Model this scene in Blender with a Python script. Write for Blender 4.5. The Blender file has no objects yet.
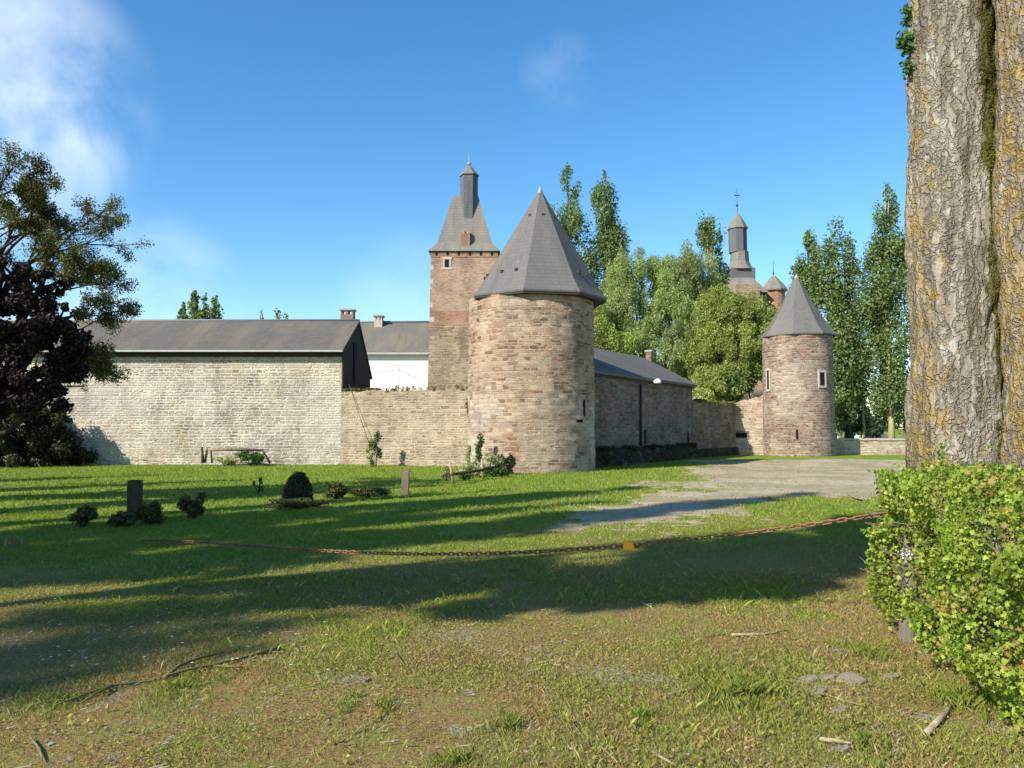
import bpy, math, random
import numpy as np
from mathutils import Vector, Matrix, noise as mnoise

R = math.radians
SC = bpy.context.scene
COL = SC.collection
rng = np.random.default_rng(7)
random.seed(7)

# ------------------------------------------------------------------ camera
F = 780.0
PITCH = math.atan(44 / F)
EYE = 1.6
cam = bpy.data.cameras.new("camera")
cam.sensor_width = 36.0
cam.lens = F * 36.0 / 1024.0
cam.clip_end = 3000
cam.clip_start = 0.05
camo = bpy.data.objects.new("camera", cam)
COL.objects.link(camo)
camo.location = (0, 0, EYE)
camo.rotation_euler = (R(90) + PITCH, 0, 0)
SC.camera = camo

# ------------------------------------------------------------------ sun and sky
SUN_H = Vector((-0.755, -0.656))          # horizontal direction towards the sun
SUN_EL = R(34.5)
sun_dir = Vector((SUN_H.x * math.cos(SUN_EL), SUN_H.y * math.cos(SUN_EL), math.sin(SUN_EL)))
sl = bpy.data.lights.new("sun", "SUN")
sl.energy = 4.5
sl.angle = R(0.55)
sl.color = (1.0, 0.93, 0.82)
so = bpy.data.objects.new("sun", sl)
COL.objects.link(so)
so.rotation_euler = sun_dir.to_track_quat('Z', 'Y').to_euler()
so.location = (-20, -20, 30)

W = bpy.data.worlds.new("World")
SC.world = W
W.use_nodes = True
nt = W.node_tree
for n in list(nt.nodes):
    nt.nodes.remove(n)
N = nt.nodes.new
L = nt.links.new
sky = N("ShaderNodeTexSky")
sky.sky_type = 'NISHITA'
sky.sun_disc = False
sky.sun_elevation = SUN_EL
sky.sun_rotation = math.atan2(sun_dir.x, sun_dir.y)
sky.altitude = 200
sky.air_density = 1.0
sky.dust_density = 0.25
sky.ozone_density = 2.2
hs = N("ShaderNodeHueSaturation")
hs.inputs['Hue'].default_value = 0.497
hs.inputs['Saturation'].default_value = 1.30
hs.inputs['Value'].default_value = 1.08
L(sky.outputs[0], hs.inputs['Color'])
tc = N("ShaderNodeTexCoord")


def pix_dir(px, py):
    x = (px - 512) / F
    y = (384 - py) / F
    c, s = math.cos(PITCH), math.sin(PITCH)
    return Vector((x, c - s * y, s + c * y))


def at(px, py, Y):
    """world point on the ray of a pixel at depth Y (metres ahead)"""
    d = pix_dir(px, py)
    return Vector((0, 0, EYE)) + d * (Y / d.y)


def gr(px, py):
    d = pix_dir(px, py)
    return Vector((0, 0, EYE)) + d * (-EYE / d.z)


def cloud_mask(dirv, lo, hi, scale, seed, amount):
    dv = Vector(dirv).normalized()
    dot = N("ShaderNodeVectorMath"); dot.operation = 'DOT_PRODUCT'
    L(tc.outputs['Generated'], dot.inputs[0]); dot.inputs[1].default_value = dv
    mr = N("ShaderNodeMapRange"); mr.interpolation_type = 'SMOOTHSTEP'
    mr.inputs['From Min'].default_value = lo; mr.inputs['From Max'].default_value = hi
    L(dot.outputs['Value'], mr.inputs['Value'])
    mp = N("ShaderNodeMapping"); mp.inputs['Location'].default_value = (seed, seed * .3, 0)
    mp.inputs['Scale'].default_value = scale
    L(tc.outputs['Generated'], mp.inputs['Vector'])
    nz = N("ShaderNodeTexNoise"); nz.inputs['Scale'].default_value = 1; nz.inputs['Detail'].default_value = 7
    nz.inputs['Roughness'].default_value = .55; nz.inputs['Distortion'].default_value = .4
    L(mp.outputs[0], nz.inputs['Vector'])
    r2 = N("ShaderNodeMapRange"); r2.interpolation_type = 'SMOOTHSTEP'
    r2.inputs['From Min'].default_value = .28; r2.inputs['From Max'].default_value = .70
    L(nz.outputs['Fac'], r2.inputs['Value'])
    m = N("ShaderNodeMath"); m.operation = 'MULTIPLY'
    L(mr.outputs[0], m.inputs[0]); L(r2.outputs[0], m.inputs[1])
    m2 = N("ShaderNodeMath"); m2.operation = 'MULTIPLY'; m2.inputs[1].default_value = amount
    L(m.outputs[0], m2.inputs[0])
    return m2.outputs[0]


masks = [cloud_mask(pix_dir(-15, 95), .985, .9993, (7, 7, 6), 3.1, .48),
         cloud_mask(pix_dir(560, 72), .9985, .9999, (22, 22, 18), 1.3, .05),
         cloud_mask(pix_dir(150, 300), .993, .9995, (9, 9, 12), 8.3, .15),
         cloud_mask(pix_dir(410, 300), .995, .9995, (9, 9, 12), 5.3, .08)]
acc = masks[0]
for mk in masks[1:]:
    a = N("ShaderNodeMath"); a.operation = 'MAXIMUM'
    L(acc, a.inputs[0]); L(mk, a.inputs[1]); acc = a.outputs[0]
cm = N("ShaderNodeMix"); cm.data_type = 'RGBA'
L(acc, cm.inputs[0]); L(hs.outputs[0], cm.inputs[6])
cm.inputs[7].default_value = (9.4, 9.6, 9.4, 1)
bg = N("ShaderNodeBackground")
bg.inputs['Strength'].default_value = 0.112
L(cm.outputs[2], bg.inputs[0])
wo = N("ShaderNodeOutputWorld")
L(bg.outputs[0], wo.inputs[0])

SC.view_settings.view_transform = 'Standard'
SC.view_settings.look = 'None'
SC.view_settings.exposure = 0.84
SC.view_settings.gamma = 1.0
SC.view_settings.use_curve_mapping = False
SC.cycles.max_bounces = 6
SC.cycles.transparent_max_bounces = 6


# ================================================================== helpers
def tag(o, label=None, cat=None, group=None, kind=None):
    if label: o['label'] = label
    if cat: o['category'] = cat
    if group: o['group'] = group
    if kind: o['kind'] = kind
    return o


def empty(name, loc=(0, 0, 0), label=None, cat=None, group=None):
    o = bpy.data.objects.new(name, None)
    o.empty_display_size = .3
    o.location = loc
    COL.objects.link(o)
    return tag(o, label, cat, group)


def child(o, parent):
    """parent an object that was modelled in world coordinates"""
    if parent is not None:
        o.parent = parent
        o.matrix_parent_inverse = parent_world(parent).inverted()
    return o


def parent_world(p):
    m = Matrix.LocRotScale(p.location, p.rotation_euler, p.scale)
    if p.parent:
        m = parent_world(p.parent) @ p.matrix_parent_inverse @ m
    return m


def copy_thing(root):
    r = root.copy(); COL.objects.link(r)
    for ch in list(root.children):
        c = ch.copy(); COL.objects.link(c); c.parent = r; c.matrix_parent_inverse = ch.matrix_parent_inverse
        for g in list(ch.children):
            d = g.copy(); COL.objects.link(d); d.parent = c; d.matrix_parent_inverse = g.matrix_parent_inverse
    return r


class MB:
    def __init__(self):
        self.v = []; self.f = []; self.uv = []      # uv: per face list or None
        self.sm = []

    def add(self, vs, fs, uvs=None, smooth=False):
        b = len(self.v)
        self.v += [tuple(p) for p in vs]
        for i, f in enumerate(fs):
            self.f.append([b + k for k in f])
            self.uv.append(None if uvs is None else uvs[i])
            self.sm.append(smooth)
        return self

    def box(self, x0, x1, y0, y1, z0, z1, M=None, taper=0.0):
        t = taper
        vs = [(x0, y0, z0), (x1, y0, z0), (x1, y1, z0), (x0, y1, z0),
              (x0 + t, y0 + t, z1), (x1 - t, y0 + t, z1), (x1 - t, y1 - t, z1), (x0 + t, y1 - t, z1)]
        if M is not None:
            vs = [M @ Vector(p) for p in vs]
        return self.add(vs, [(3, 2, 1, 0), (4, 5, 6, 7), (0, 1, 5, 4), (1, 2, 6, 5), (2, 3, 7, 6), (3, 0, 4, 7)])

    def prism(self, poly, ext):
        """closed prism: polygon (list of 3-D points) pushed along ext"""
        n = len(poly)
        ext = Vector(ext)
        vs = [Vector(p) for p in poly] + [Vector(p) + ext for p in poly]
        nrm = Vector((0, 0, 0))
        for i in range(n):
            nrm += vs[i].cross(vs[(i + 1) % n])
        if nrm.dot(ext) > 0:
            fs = [tuple(range(n - 1, -1, -1)), tuple(range(n, 2 * n))]
            fs += [(i, (i + 1) % n, n + (i + 1) % n, n + i) for i in range(n)]
        else:
            fs = [tuple(range(n)), tuple(range(2 * n - 1, n - 1, -1))]
            fs += [((i + 1) % n, i, n + i, n + (i + 1) % n) for i in range(n)]
        return self.add(vs, fs)

    def loft(self, A, B):
        n = len(A)
        vs = [Vector(p) for p in A] + [Vector(p) for p in B]
        return self.add(vs, [tuple(range(n - 1, -1, -1)), tuple(range(n, 2 * n))] + [(i, (i + 1) % n, n + (i + 1) % n, n + i) for i in range(n)])

    def lathe(self, prof, seg, c, rot=0.0, smooth=False, cap=True):
        """prof: list of (radius, z); rings about c"""
        vs = []; fs = []; uvs = []
        n = len(prof)
        for (r, z) in prof:
            for k in range(seg):
                a = rot + 2 * math.pi * k / seg
                vs.append((c[0] + r * math.cos(a), c[1] + r * math.sin(a), c[2] + z))
        s = 0
        for i in range(n - 1):
            r0 = max(r for r, z in prof)
            ds = math.hypot(prof[i + 1][0] - prof[i][0], prof[i + 1][1] - prof[i][1])
            for k in range(seg):
                k2 = (k + 1) % seg
                fs.append((i * seg + k, i * seg + k2, (i + 1) * seg + k2, (i + 1) * seg + k))
                u0 = r0 * 2 * math.pi * k / seg; u1 = r0 * 2 * math.pi * (k + 1) / seg
                uvs.append([(u0, s), (u1, s), (u1, s + ds), (u0, s + ds)])
            s += ds
        if cap:
            fs.append(tuple(range(seg - 1, -1, -1))); uvs.append([(0, 0)] * seg)
            fs.append(tuple((n - 1) * seg + k for k in range(seg))); uvs.append([(0, 0)] * seg)
        return self.add(vs, fs, uvs, smooth)

    def tube(self, pts, rad, seg=6, smooth=True):
        v, f = tube(pts, rad, seg)
        return self.add(v, f, None, smooth)

    def build(self, name, mat, parent=None, uvmode=True):
        me = bpy.data.meshes.new(name)
        me.from_pydata(self.v, [], self.f)
        me.polygons.foreach_set('use_smooth', self.sm)
        if uvmode:
            ul = me.uv_layers.new(name='UVMap')
            data = np.zeros(len(me.loops) * 2)
            for p, uv in zip(me.polygons, self.uv):
                if uv is not None:
                    for li, q in zip(p.loop_indices, uv):
                        data[2 * li:2 * li + 2] = q
                else:
                    n = p.normal
                    if abs(n.z) > .985:
                        t = Vector((1, 0, 0))
                    else:
                        t = Vector((0, 0, 1)).cross(n).normalized()
                    b = n.cross(t)
                    for li in p.loop_indices:
                        co = me.vertices[me.loops[li].vertex_index].co
                        data[2 * li] = co.dot(t); data[2 * li + 1] = co.dot(b)
            ul.data.foreach_set('uv', data)
        if mat: me.materials.append(mat)
        o = bpy.data.objects.new(name, me)
        COL.objects.link(o)
        child(o, parent)
        return o


def tube(pts, rad, seg=6):
    pts = [Vector(p) for p in pts]
    n = len(pts)
    vs = []; fs = []
    up = Vector((0.13, 0.31, 0.94))
    prev = None
    for i in range(n):
        t = (pts[min(i + 1, n - 1)] - pts[max(i - 1, 0)])
        if t.length < 1e-6: t = Vector((0, 0, 1))
        t.normalize()
        if prev is None:
            a = t.cross(up if abs(t.dot(up)) < .95 else Vector((1, 0, 0))).normalized()
        else:
            a = (prev - t * prev.dot(t))
            a = a.normalized() if a.length > 1e-6 else t.cross(up).normalized()
        prev = a
        b = t.cross(a)
        r = rad[i] if hasattr(rad, '__len__') else rad
        for k in range(seg):
            an = 2 * math.pi * k / seg
            vs.append(pts[i] + a * (r * math.cos(an)) + b * (r * math.sin(an)))
    for i in range(n - 1):
        for k in range(seg):
            k2 = (k + 1) % seg
            fs.append((i * seg + k, i * seg + k2, (i + 1) * seg + k2, (i + 1) * seg + k))
    fs.append(tuple(range(seg - 1, -1, -1)))
    fs.append(tuple((n - 1) * seg + k for k in range(seg)))
    return vs, fs


def np_mesh(name, V, Fc, mat, parent=None, attrs=None, smooth=False):
    """fast mesh: V (n,3), Fc (m,k) all faces with k corners"""
    V = np.asarray(V, dtype=np.float32); Fc = np.asarray(Fc, dtype=np.int32)
    me = bpy.data.meshes.new(name)
    me.vertices.add(len(V)); me.vertices.foreach_set('co', V.ravel())
    me.loops.add(Fc.size); me.loops.foreach_set('vertex_index', Fc.ravel())
    me.polygons.add(len(Fc))
    me.polygons.foreach_set('loop_start', np.arange(len(Fc), dtype=np.int32) * Fc.shape[1])
    if smooth:
        me.polygons.foreach_set('use_smooth', np.ones(len(Fc), dtype=bool))
    me.update(calc_edges=True)
    for an, (typ, arr) in (attrs or {}).items():
        at_ = me.attributes.new(an, typ, 'POINT')
        at_.data.foreach_set('color' if typ == 'FLOAT_COLOR' else 'value', np.asarray(arr, dtype=np.float32).ravel())
    if mat: me.materials.append(mat)
    o = bpy.data.objects.new(name, me)
    COL.objects.link(o)
    child(o, parent)
    return o


def vn(x, y, seed=0.0):
    """value noise 0..1"""
    x = np.asarray(x, float); y = np.asarray(y, float)
    ix = np.floor(x); iy = np.floor(y); fx = x - ix; fy = y - iy

    def h(a, b):
        s = np.sin(a * 127.1 + b * 311.7 + seed * 74.7) * 43758.5453
        return s - np.floor(s)
    fx = fx * fx * (3 - 2 * fx); fy = fy * fy * (3 - 2 * fy)
    return (h(ix, iy) * (1 - fx) + h(ix + 1, iy) * fx) * (1 - fy) + (h(ix, iy + 1) * (1 - fx) + h(ix + 1, iy + 1) * fx) * fy


def fbm(x, y, seed=0.0, oct=4):
    s = 0; a = .5; t = 0
    for i in range(oct):
        s = s + a * vn(x * 2 ** i, y * 2 ** i, seed + i * 3.3); t += a; a *= .5
    return s / t


# ================================================================== materials
class NT:
    def __init__(self, name):
        self.m = bpy.data.materials.new(name)
        self.m.use_nodes = True
        self.t = self.m.node_tree
        self.t.nodes.clear()
        self.out = self.n('ShaderNodeOutputMaterial')
        self.geo = None

    def n(self, typ, **kw):
        nd = self.t.nodes.new(typ)
        for k, v in kw.items():
            setattr(nd, k, v)
        return nd

    def l(self, a, b):
        self.t.links.new(a, b)

    def set(self, sock, v):
        if isinstance(v, bpy.types.NodeSocket): self.l(v, sock)
        else:
            if isinstance(v, tuple) and len(v) == 3 and sock.type == 'RGBA': v = v + (1,)
            sock.default_value = v

    def pos(self):
        if self.geo is None: self.geo = self.n('ShaderNodeNewGeometry')
        return self.geo.outputs['Position']

    def uv(self):
        return self.n('ShaderNodeUVMap', uv_map='UVMap').outputs[0]

    def map(self, vec, scale=(1, 1, 1), loc=(0, 0, 0)):
        m = self.n('ShaderNodeMapping')
        m.inputs['Scale'].default_value = scale; m.inputs['Location'].default_value = loc
        self.l(vec, m.inputs['Vector']); return m.outputs[0]

    def noise(self, vec, scale=1.0, detail=4.0, rough=.55, dist=0.0, out='Fac', dims='3D'):
        nd = self.n('ShaderNodeTexNoise', noise_dimensions=dims)
        if dims == '1D': self.l(vec, nd.inputs['W'])
        elif vec is not None: self.l(vec, nd.inputs['Vector'])
        nd.inputs['Scale'].default_value = scale; nd.inputs['Detail'].default_value = detail
        nd.inputs['Roughness'].default_value = rough; nd.inputs['Distortion'].default_value = dist
        return nd.outputs[out]

    def ramp(self, fac, stops, interp='LINEAR'):
        r = self.n('ShaderNodeValToRGB')
        r.color_ramp.interpolation = interp
        el = r.color_ramp.elements
        while len(el) < len(stops): el.new(.5)
        for e, (p, c) in zip(el, stops):
            e.position = p
            e.color = (c, c, c, 1) if isinstance(c, (int, float)) else (c[0], c[1], c[2], 1)
        self.set(r.inputs[0], fac); return r.outputs[0]

    def rng(self, v, a, b, c=0.0, d=1.0, smooth=True):
        m = self.n('ShaderNodeMapRange')
        if smooth: m.interpolation_type = 'SMOOTHSTEP'
        for k, x in (('From Min', a), ('From Max', b), ('To Min', c), ('To Max', d)):
            m.inputs[k].default_value = x
        self.l(v, m.inputs['Value']); return m.outputs[0]

    def math(self, op, a, b=0.0):
        m = self.n('ShaderNodeMath', operation=op)
        self.set(m.inputs[0], a); self.set(m.inputs[1], b); return m.outputs[0]

    def mix(self, fac, a, b, blend='MIX'):
        m = self.n('ShaderNodeMix', data_type='RGBA', blend_type=blend)
        self.set(m.inputs[0], fac); self.set(m.inputs[6], a); self.set(m.inputs[7], b)
        return m.outputs[2]

    def sep(self, vec):
        s = self.n('ShaderNodeSeparateXYZ'); self.l(vec, s.inputs[0]); return s.outputs

    def comb(self, x, y, z=0.0):
        c = self.n('ShaderNodeCombineXYZ')
        self.set(c.inputs[0], x); self.set(c.inputs[1], y); self.set(c.inputs[2], z); return c.outputs[0]

    def attr(self, name, out='Fac'):
        return self.n('ShaderNodeAttribute', attribute_name=name).outputs[out]

    def bump(self, h, strength=.5, dist=.02):
        b = self.n('ShaderNodeBump'); b.inputs['Strength'].default_value = strength
        b.inputs['Distance'].default_value = dist; self.l(h, b.inputs['Height']); return b.outputs[0]

    def pbr(self, col, rough=.85, normal=None, metal=0.0, spec=.3):
        p = self.n('ShaderNodeBsdfPrincipled')
        self.set(p.inputs['Base Color'], col); self.set(p.inputs['Roughness'], rough)
        p.inputs['Metallic'].default_value = metal
        p.inputs['Specular IOR Level'].default_value = spec
        if normal is not None: self.l(normal, p.inputs['Normal'])
        self.l(p.outputs[0], self.out.inputs['Surface']); return p


def masonry(name, stones, mortar, bw=.34, bh=.105, ms=.018, patches=(), stain=.25, rot_rows=.055, bump=.9, smear=None, offs=0.0,
            moss=None, high=None):
    """coursed rubble from UVs in metres. stones: ramp stops; patches: (noise scale, lo, hi, colour stops or colour, amount)"""
    t = NT(name)
    u0 = t.map(t.uv(), loc=(offs, offs * .7, 0))
    s = t.sep(u0)
    wv = t.noise(s[1], 1.7, 2, .5, dims='1D')
    wu = t.noise(u0, .8, 2)
    v = t.math('ADD', s[1], t.math('MULTIPLY', t.math('SUBTRACT', wv, .5), rot_rows * 4))
    v = t.math('ADD', v, t.math('MULTIPLY', t.math('SUBTRACT', wu, .5), .05))
    uu = t.math('ADD', s[0], t.math('MULTIPLY', t.noise(t.comb(s[0], t.math('MULTIPLY', s[1], 2.0)), 1.3, 1), .35))
    fine = t.n('ShaderNodeVectorMath', operation='MULTIPLY_ADD')
    nn = t.noise(u0, 9, 3, .6, out='Color')
    t.l(nn, fine.inputs[0]); fine.inputs[1].default_value = (.085, .058, 0); t.l(t.comb(uu, v), fine.inputs[2])
    vec = fine.outputs[0]
    facs = []
    for (w, h, sq) in ((bw, bh, .62), (bw * .62, bh * .74, 1.5)):
        b = t.n('ShaderNodeTexBrick')
        b.offset = .43; b.offset_frequency = 2; b.squash = sq; b.squash_frequency = 3
        t.l(vec, b.inputs['Vector'])
        b.inputs['Color1'].default_value = (0, 0, 0, 1); b.inputs['Color2'].default_value = (1, 1, 1, 1)
        b.inputs['Mortar'].default_value = (.5, .5, .5, 1)
        b.inputs['Scale'].default_value = 1.0
        b.inputs['Mortar Size'].default_value = ms; b.inputs['Mortar Smooth'].default_value = .35
        b.inputs['Bias'].default_value = 0.0
        b.inputs['Brick Width'].default_value = w; b.inputs['Row Height'].default_value = h
        facs.append((b.outputs['Color'], b.outputs['Fac']))
    sel = t.rng(t.noise(t.map(u0, (.5, 1.3, 1)), 1.1, 3), .47, .53)
    rnd = t.mix(sel, facs[0][0], facs[1][0])
    mort = t.mix(sel, facs[0][1], facs[1][1])
    mort = t.math('MULTIPLY', mort, t.rng(t.noise(u0, 2.3, 4), .3, .62, .3, 1.0))
    col = t.ramp(rnd, stones)
    for (sc, lo, hi, c, amt, seed) in patches:
        pm = t.rng(t.noise(t.map(u0, (1, 1.25, 1), (seed, seed * 2, seed)), sc, 5, .6), lo, hi, 0, amt)
        pc = t.ramp(rnd, c) if isinstance(c, (list,)) else c
        col = t.mix(pm, col, pc)
    if high:                                    # a different stone in the upper courses
        hm = t.math('ADD', s[1], t.math('MULTIPLY', t.math('SUBTRACT', t.noise(u0, .5, 5, .6), .5), 6.0))
        col = t.mix(t.rng(hm, high[0], high[1], 0, high[3]), col, t.ramp(rnd, high[2]))
    col = t.mix(mort, col, mortar)
    if smear:
        sm = t.rng(t.noise(t.map(u0, (1, 1.1, 1), (4, 7, 1)), smear[0], 6, .65), smear[1], smear[2], 0, smear[3])
        col = t.mix(sm, col, smear[4])
    g = t.noise(u0, 26, 5, .7)
    col = t.mix(1.0, col, t.ramp(g, [(.2, .62), (.8, 1.22)]), 'MULTIPLY')
    big = t.noise(t.map(u0, (1, 1.15, 1), (2, 5, 3)), .75, 6, .68)
    col = t.mix(1.0, col, t.ramp(big, [(.30, (.66, .64, .62)), (.48, (.95, .94, .92)), (.66, (1.16, 1.14, 1.08))]), 'MULTIPLY')
    gw = t.rng(t.noise(t.map(u0, (1, 1.1, 1), (8, 3, 6)), 1.3, 6, .7), .52, .68, 0, .45)
    col = t.mix(gw, col, t.mix(.5, col, (.36, .345, .31)))
    st = t.rng(t.noise(t.map(u0, (1.6, .25, 1)), .9, 5, .6), .46, .78, 0, stain)
    col = t.mix(st, col, (.07, .055, .04))
    if moss:
        mm = t.math('MULTIPLY', t.rng(t.noise(u0, 3.0, 5, .65), .5, .68), t.rng(s[1], moss[0], moss[1]))
        col = t.mix(mm, col, moss[2])
    hgt = t.math('SUBTRACT', t.math('ADD', t.math('MULTIPLY', g, .35), t.math('MULTIPLY', rnd, .35)), mort)
    t.pbr(col, .92, t.bump(hgt, bump, .05), spec=.1)
    return t.m


def slate(name, base, warm, rowh=.22, dark=.5, lichen=.3, lc=(.30, .27, .19)):
    t = NT(name)
    u = t.uv()
    b = t.n('ShaderNodeTexBrick'); t.l(u, b.inputs['Vector'])
    b.offset = .5
    b.inputs['Color1'].default_value = (0, 0, 0, 1); b.inputs['Color2'].default_value = (1, 1, 1, 1)
    b.inputs['Mortar'].default_value = (.2, .2, .2, 1); b.inputs['Scale'].default_value = 1
    b.inputs['Mortar Size'].default_value = .008; b.inputs['Brick Width'].default_value = rowh * 1.05
    b.inputs['Row Height'].default_value = rowh
    col = t.ramp(b.outputs['Color'], [(0, tuple(c * .92 for c in base)), (.6, base), (1, tuple(c * 1.08 for c in base))])
    col = t.mix(t.rng(t.noise(t.map(u, (1, .35, 1)), .8, 6, .6), .4, .72), col, warm)
    li = t.rng(t.noise(u, 3.3, 7, .7), .5, .75, 0, lichen)
    col = t.mix(li, col, lc)
    col = t.mix(t.math('MULTIPLY', b.outputs['Fac'], dark), col, (.03, .03, .03))
    st = t.rng(t.noise(t.map(u, (2.2, .18, 1), (3, 1, 0)), 1.2, 5, .6), .5, .78, 0, .35)
    col = t.mix(st, col, (.045, .045, .045))
    s = t.sep(u)
    saw = t.math('FRACT', t.math('DIVIDE', s[1], rowh))
    hg = t.math('ADD', t.math('MULTIPLY', saw, -.6), t.math('MULTIPLY', b.outputs['Color'], .5))
    t.pbr(col, .95, t.bump(hg, .5, .02), spec=.04)
    return t.m


def plain(name, c, rough=.7, var=.25, scale=6.0, metal=0.0, bump=.15, c2=None):
    t = NT(name)
    p = t.n('ShaderNodeTexCoord').outputs['Object']
    nz = t.noise(p, scale, 6, .65)
    c2 = c2 or tuple(x * (1 - var) for x in c)
    col = t.ramp(nz, [(.3, c2), (.7, c)])
    t.pbr(col, rough, t.bump(nz, bump, .02), metal)
    return t.m


def leafmat(name, stops, trans=.35, rough=.55, vscale=.6, var=.35, tint=None):
    t = NT(name)
    col = t.ramp(t.attr('rnd'), stops)
    nz = t.noise(t.n('ShaderNodeTexCoord').outputs['Object'], vscale, 3, .6)
    col = t.mix(1.0, col, t.ramp(nz, [(.3, 1 - var), (.7, 1 + var * .6)]), 'MULTIPLY')
    p = t.n('ShaderNodeBsdfPrincipled')
    t.l(col, p.inputs['Base Color']); p.inputs['Roughness'].default_value = rough
    p.inputs['Specular IOR Level'].default_value = .25
    tr = t.n('ShaderNodeBsdfTranslucent')
    tcol = t.mix(1.0, col, tint or (1.25, 1.35, .55, 1), 'MULTIPLY'); t.l(tcol, tr.inputs['Color'])
    mx = t.n('ShaderNodeMixShader'); mx.inputs[0].default_value = trans
    t.l(p.outputs[0], mx.inputs[1]); t.l(tr.outputs[0], mx.inputs[2]); t.l(mx.outputs[0], t.out.inputs['Surface'])
    return t.m


def barkmat(name, c1=(.12, .10, .08), c2=(.24, .21, .16), scale=5, lich=None):
    t = NT(name)
    p = t.n('ShaderNodeTexCoord').outputs['Object']
    nz = t.noise(t.map(p, (1, 1, .22)), scale, 6, .65, .5)
    col = t.ramp(nz, [(.3, c1), (.7, c2)])
    if lich:
        col = t.mix(t.rng(t.noise(p, scale * .6, 5, .6), .48, .62), col, lich)
    t.pbr(col, .9, t.bump(nz, .8, .05), spec=.1)
    return t.m


M = {}
SAND = [(0, (.26, .15, .10)), (.25, (.40, .27, .17)), (.5, (.50, .37, .24)), (.75, (.40, .31, .22)), (1, (.54, .44, .31))]
RED = [(0, (.22, .105, .07)), (.35, (.34, .17, .10)), (.7, (.40, .25, .15)), (1, (.46, .34, .23))]
PALE = [(0, (.42, .36, .29)), (.3, (.56, .49, .39)), (.6, (.64, .58, .49)), (1, (.46, .41, .36))]
GREY = [(0, (.25, .23, .21)), (.4, (.38, .35, .30)), (1, (.46, .42, .37))]
M['barn'] = masonry('barn_rubble', [(0, (.22, .175, .14)), (.3, (.36, .30, .235)), (.55, (.48, .41, .325)), (.8, (.38, .32, .27)), (1, (.29, .255, .225))], (.62, .58, .51), .44, .15, .036,
                    [(.22, .50, .62, [(0, (.34, .21, .12)), (.5, (.52, .38, .22)), (1, (.60, .47, .30))], .8, 3.0)],
                    stain=.30, moss=(.75, .05, (.16, .145, .085)), smear=(.30, .44, .62, .65, (.60, .565, .495)))
M['lowwall'] = masonry('low_wall_rubble', [(0, (.24, .17, .12)), (.4, (.38, .30, .21)), (.7, (.46, .38, .27)), (1, (.35, .28, .21))], (.50, .44, .33), .40, .14, .026,
                       [(.35, .5, .64, RED, .45, 1.0)], stain=.4, moss=(.7, .05, (.12, .115, .05)), smear=(.8, .54, .72, .3, (.56, .51, .43)), offs=7)
M['tower'] = masonry('tower_rubble', [(0, (.20, .13, .095)), (.25, (.34, .245, .175)), (.5, (.43, .34, .245)), (.75, (.33, .27, .21)), (1, (.48, .41, .31))], (.45, .38, .28), .42, .17, .020,
                     [(.26, .47, .57, [(0, (.16, .085, .06)), (.35, (.29, .165, .11)), (.7, (.39, .26, .17)), (1, (.46, .36, .25))], .9, 2.0), (.32, .50, .60, [(0, (.30, .28, .25)), (.4, (.42, .39, .34)), (1, (.50, .47, .41))], .8, 9.0)], stain=.4, smear=(.6, .58, .74, .35, (.50, .46, .38)), offs=3, moss=(.8, .0, (.13, .12, .06)), high=(2.8, 5.6, [(0, (.15, .075, .05)), (.3, (.28, .155, .10)), (.65, (.40, .265, .17)), (1, (.47, .36, .24))], .6))
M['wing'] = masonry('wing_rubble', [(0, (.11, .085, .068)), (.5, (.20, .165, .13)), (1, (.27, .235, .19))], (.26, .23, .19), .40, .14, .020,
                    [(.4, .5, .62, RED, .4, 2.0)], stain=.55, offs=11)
M['base_strip'] = masonry('dark_base_strip', [(0, (.02, .018, .012)), (.5, (.045, .04, .028)), (1, (.07, .06, .045))], (.03, .028, .02), .34, .14, .02, [(.8, .45, .6, (.03, .04, .012), .8, 2.0)], stain=.5, offs=5)  # near-black stone tones with greenish patches
M['smalltower'] = masonry('small_tower_rubble', [(0, (.13, .075, .06)), (.35, (.235, .145, .11)), (.7, (.31, .22, .165)), (1, (.41, .34, .26))], (.44, .38, .31), .36, .14, .020,
                          [(.32, .50, .60, [(0, (.31, .25, .19)), (1, (.50, .45, .36))], .65, 4.0)], stain=.35, moss=(.7, .0, (.30, .28, .22)), offs=21)
M['ruin'] = masonry('ruined_wall_rubble', [(0, (.28, .19, .13)), (.5, (.46, .36, .25)), (1, (.58, .49, .37))], (.62, .55, .43), .40, .15, .022, [(.4, .50, .62, RED, .6, 6.0)], stain=.2, offs=15)
M['keepbrick'] = masonry('keep_brick', [(0, (.24, .14, .10)), (.5, (.36, .235, .165)), (1, (.43, .31, .22))], (.44, .35, .26), .26, .085, .012, [(.25, .5, .62, [(0, (.26, .18, .13)), (1, (.42, .33, .25))], .7, 3.0)], stain=.3, rot_rows=.03, bump=.4, offs=2)
M['keepred'] = masonry('keep_red_band', [(0, (.24, .115, .075)), (.5, (.35, .19, .125)), (1, (.42, .26, .17))], (.36, .25, .18), .26, .085, .012, stain=.3, rot_rows=.03, bump=.4, offs=2)
M['keepstone'] = masonry('keep_stone', [(0, (.21, .14, .09)), (.5, (.34, .245, .16)), (1, (.43, .34, .225))], (.42, .35, .25), .40, .15, .022, [(.5, .55, .68, RED, .6, 3.0)], stain=.45, offs=9)
M['slate'] = slate('tower_slate', (.135, .131, .125), (.165, .155, .135), .18, .14, .25, (.21, .195, .15))
M['slate_barn'] = slate('barn_slate', (.125, .115, .10), (.175, .15, .115), .2, .25, .45, (.20, .17, .12))
M['slate_white'] = slate('house_slate', (.14, .135, .125), (.19, .165, .125), .2, .25, .4)
M['slate_keep'] = slate('keep_slate', (.18, .175, .16), (.235, .21, .15), .2, .25, .35)
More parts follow.
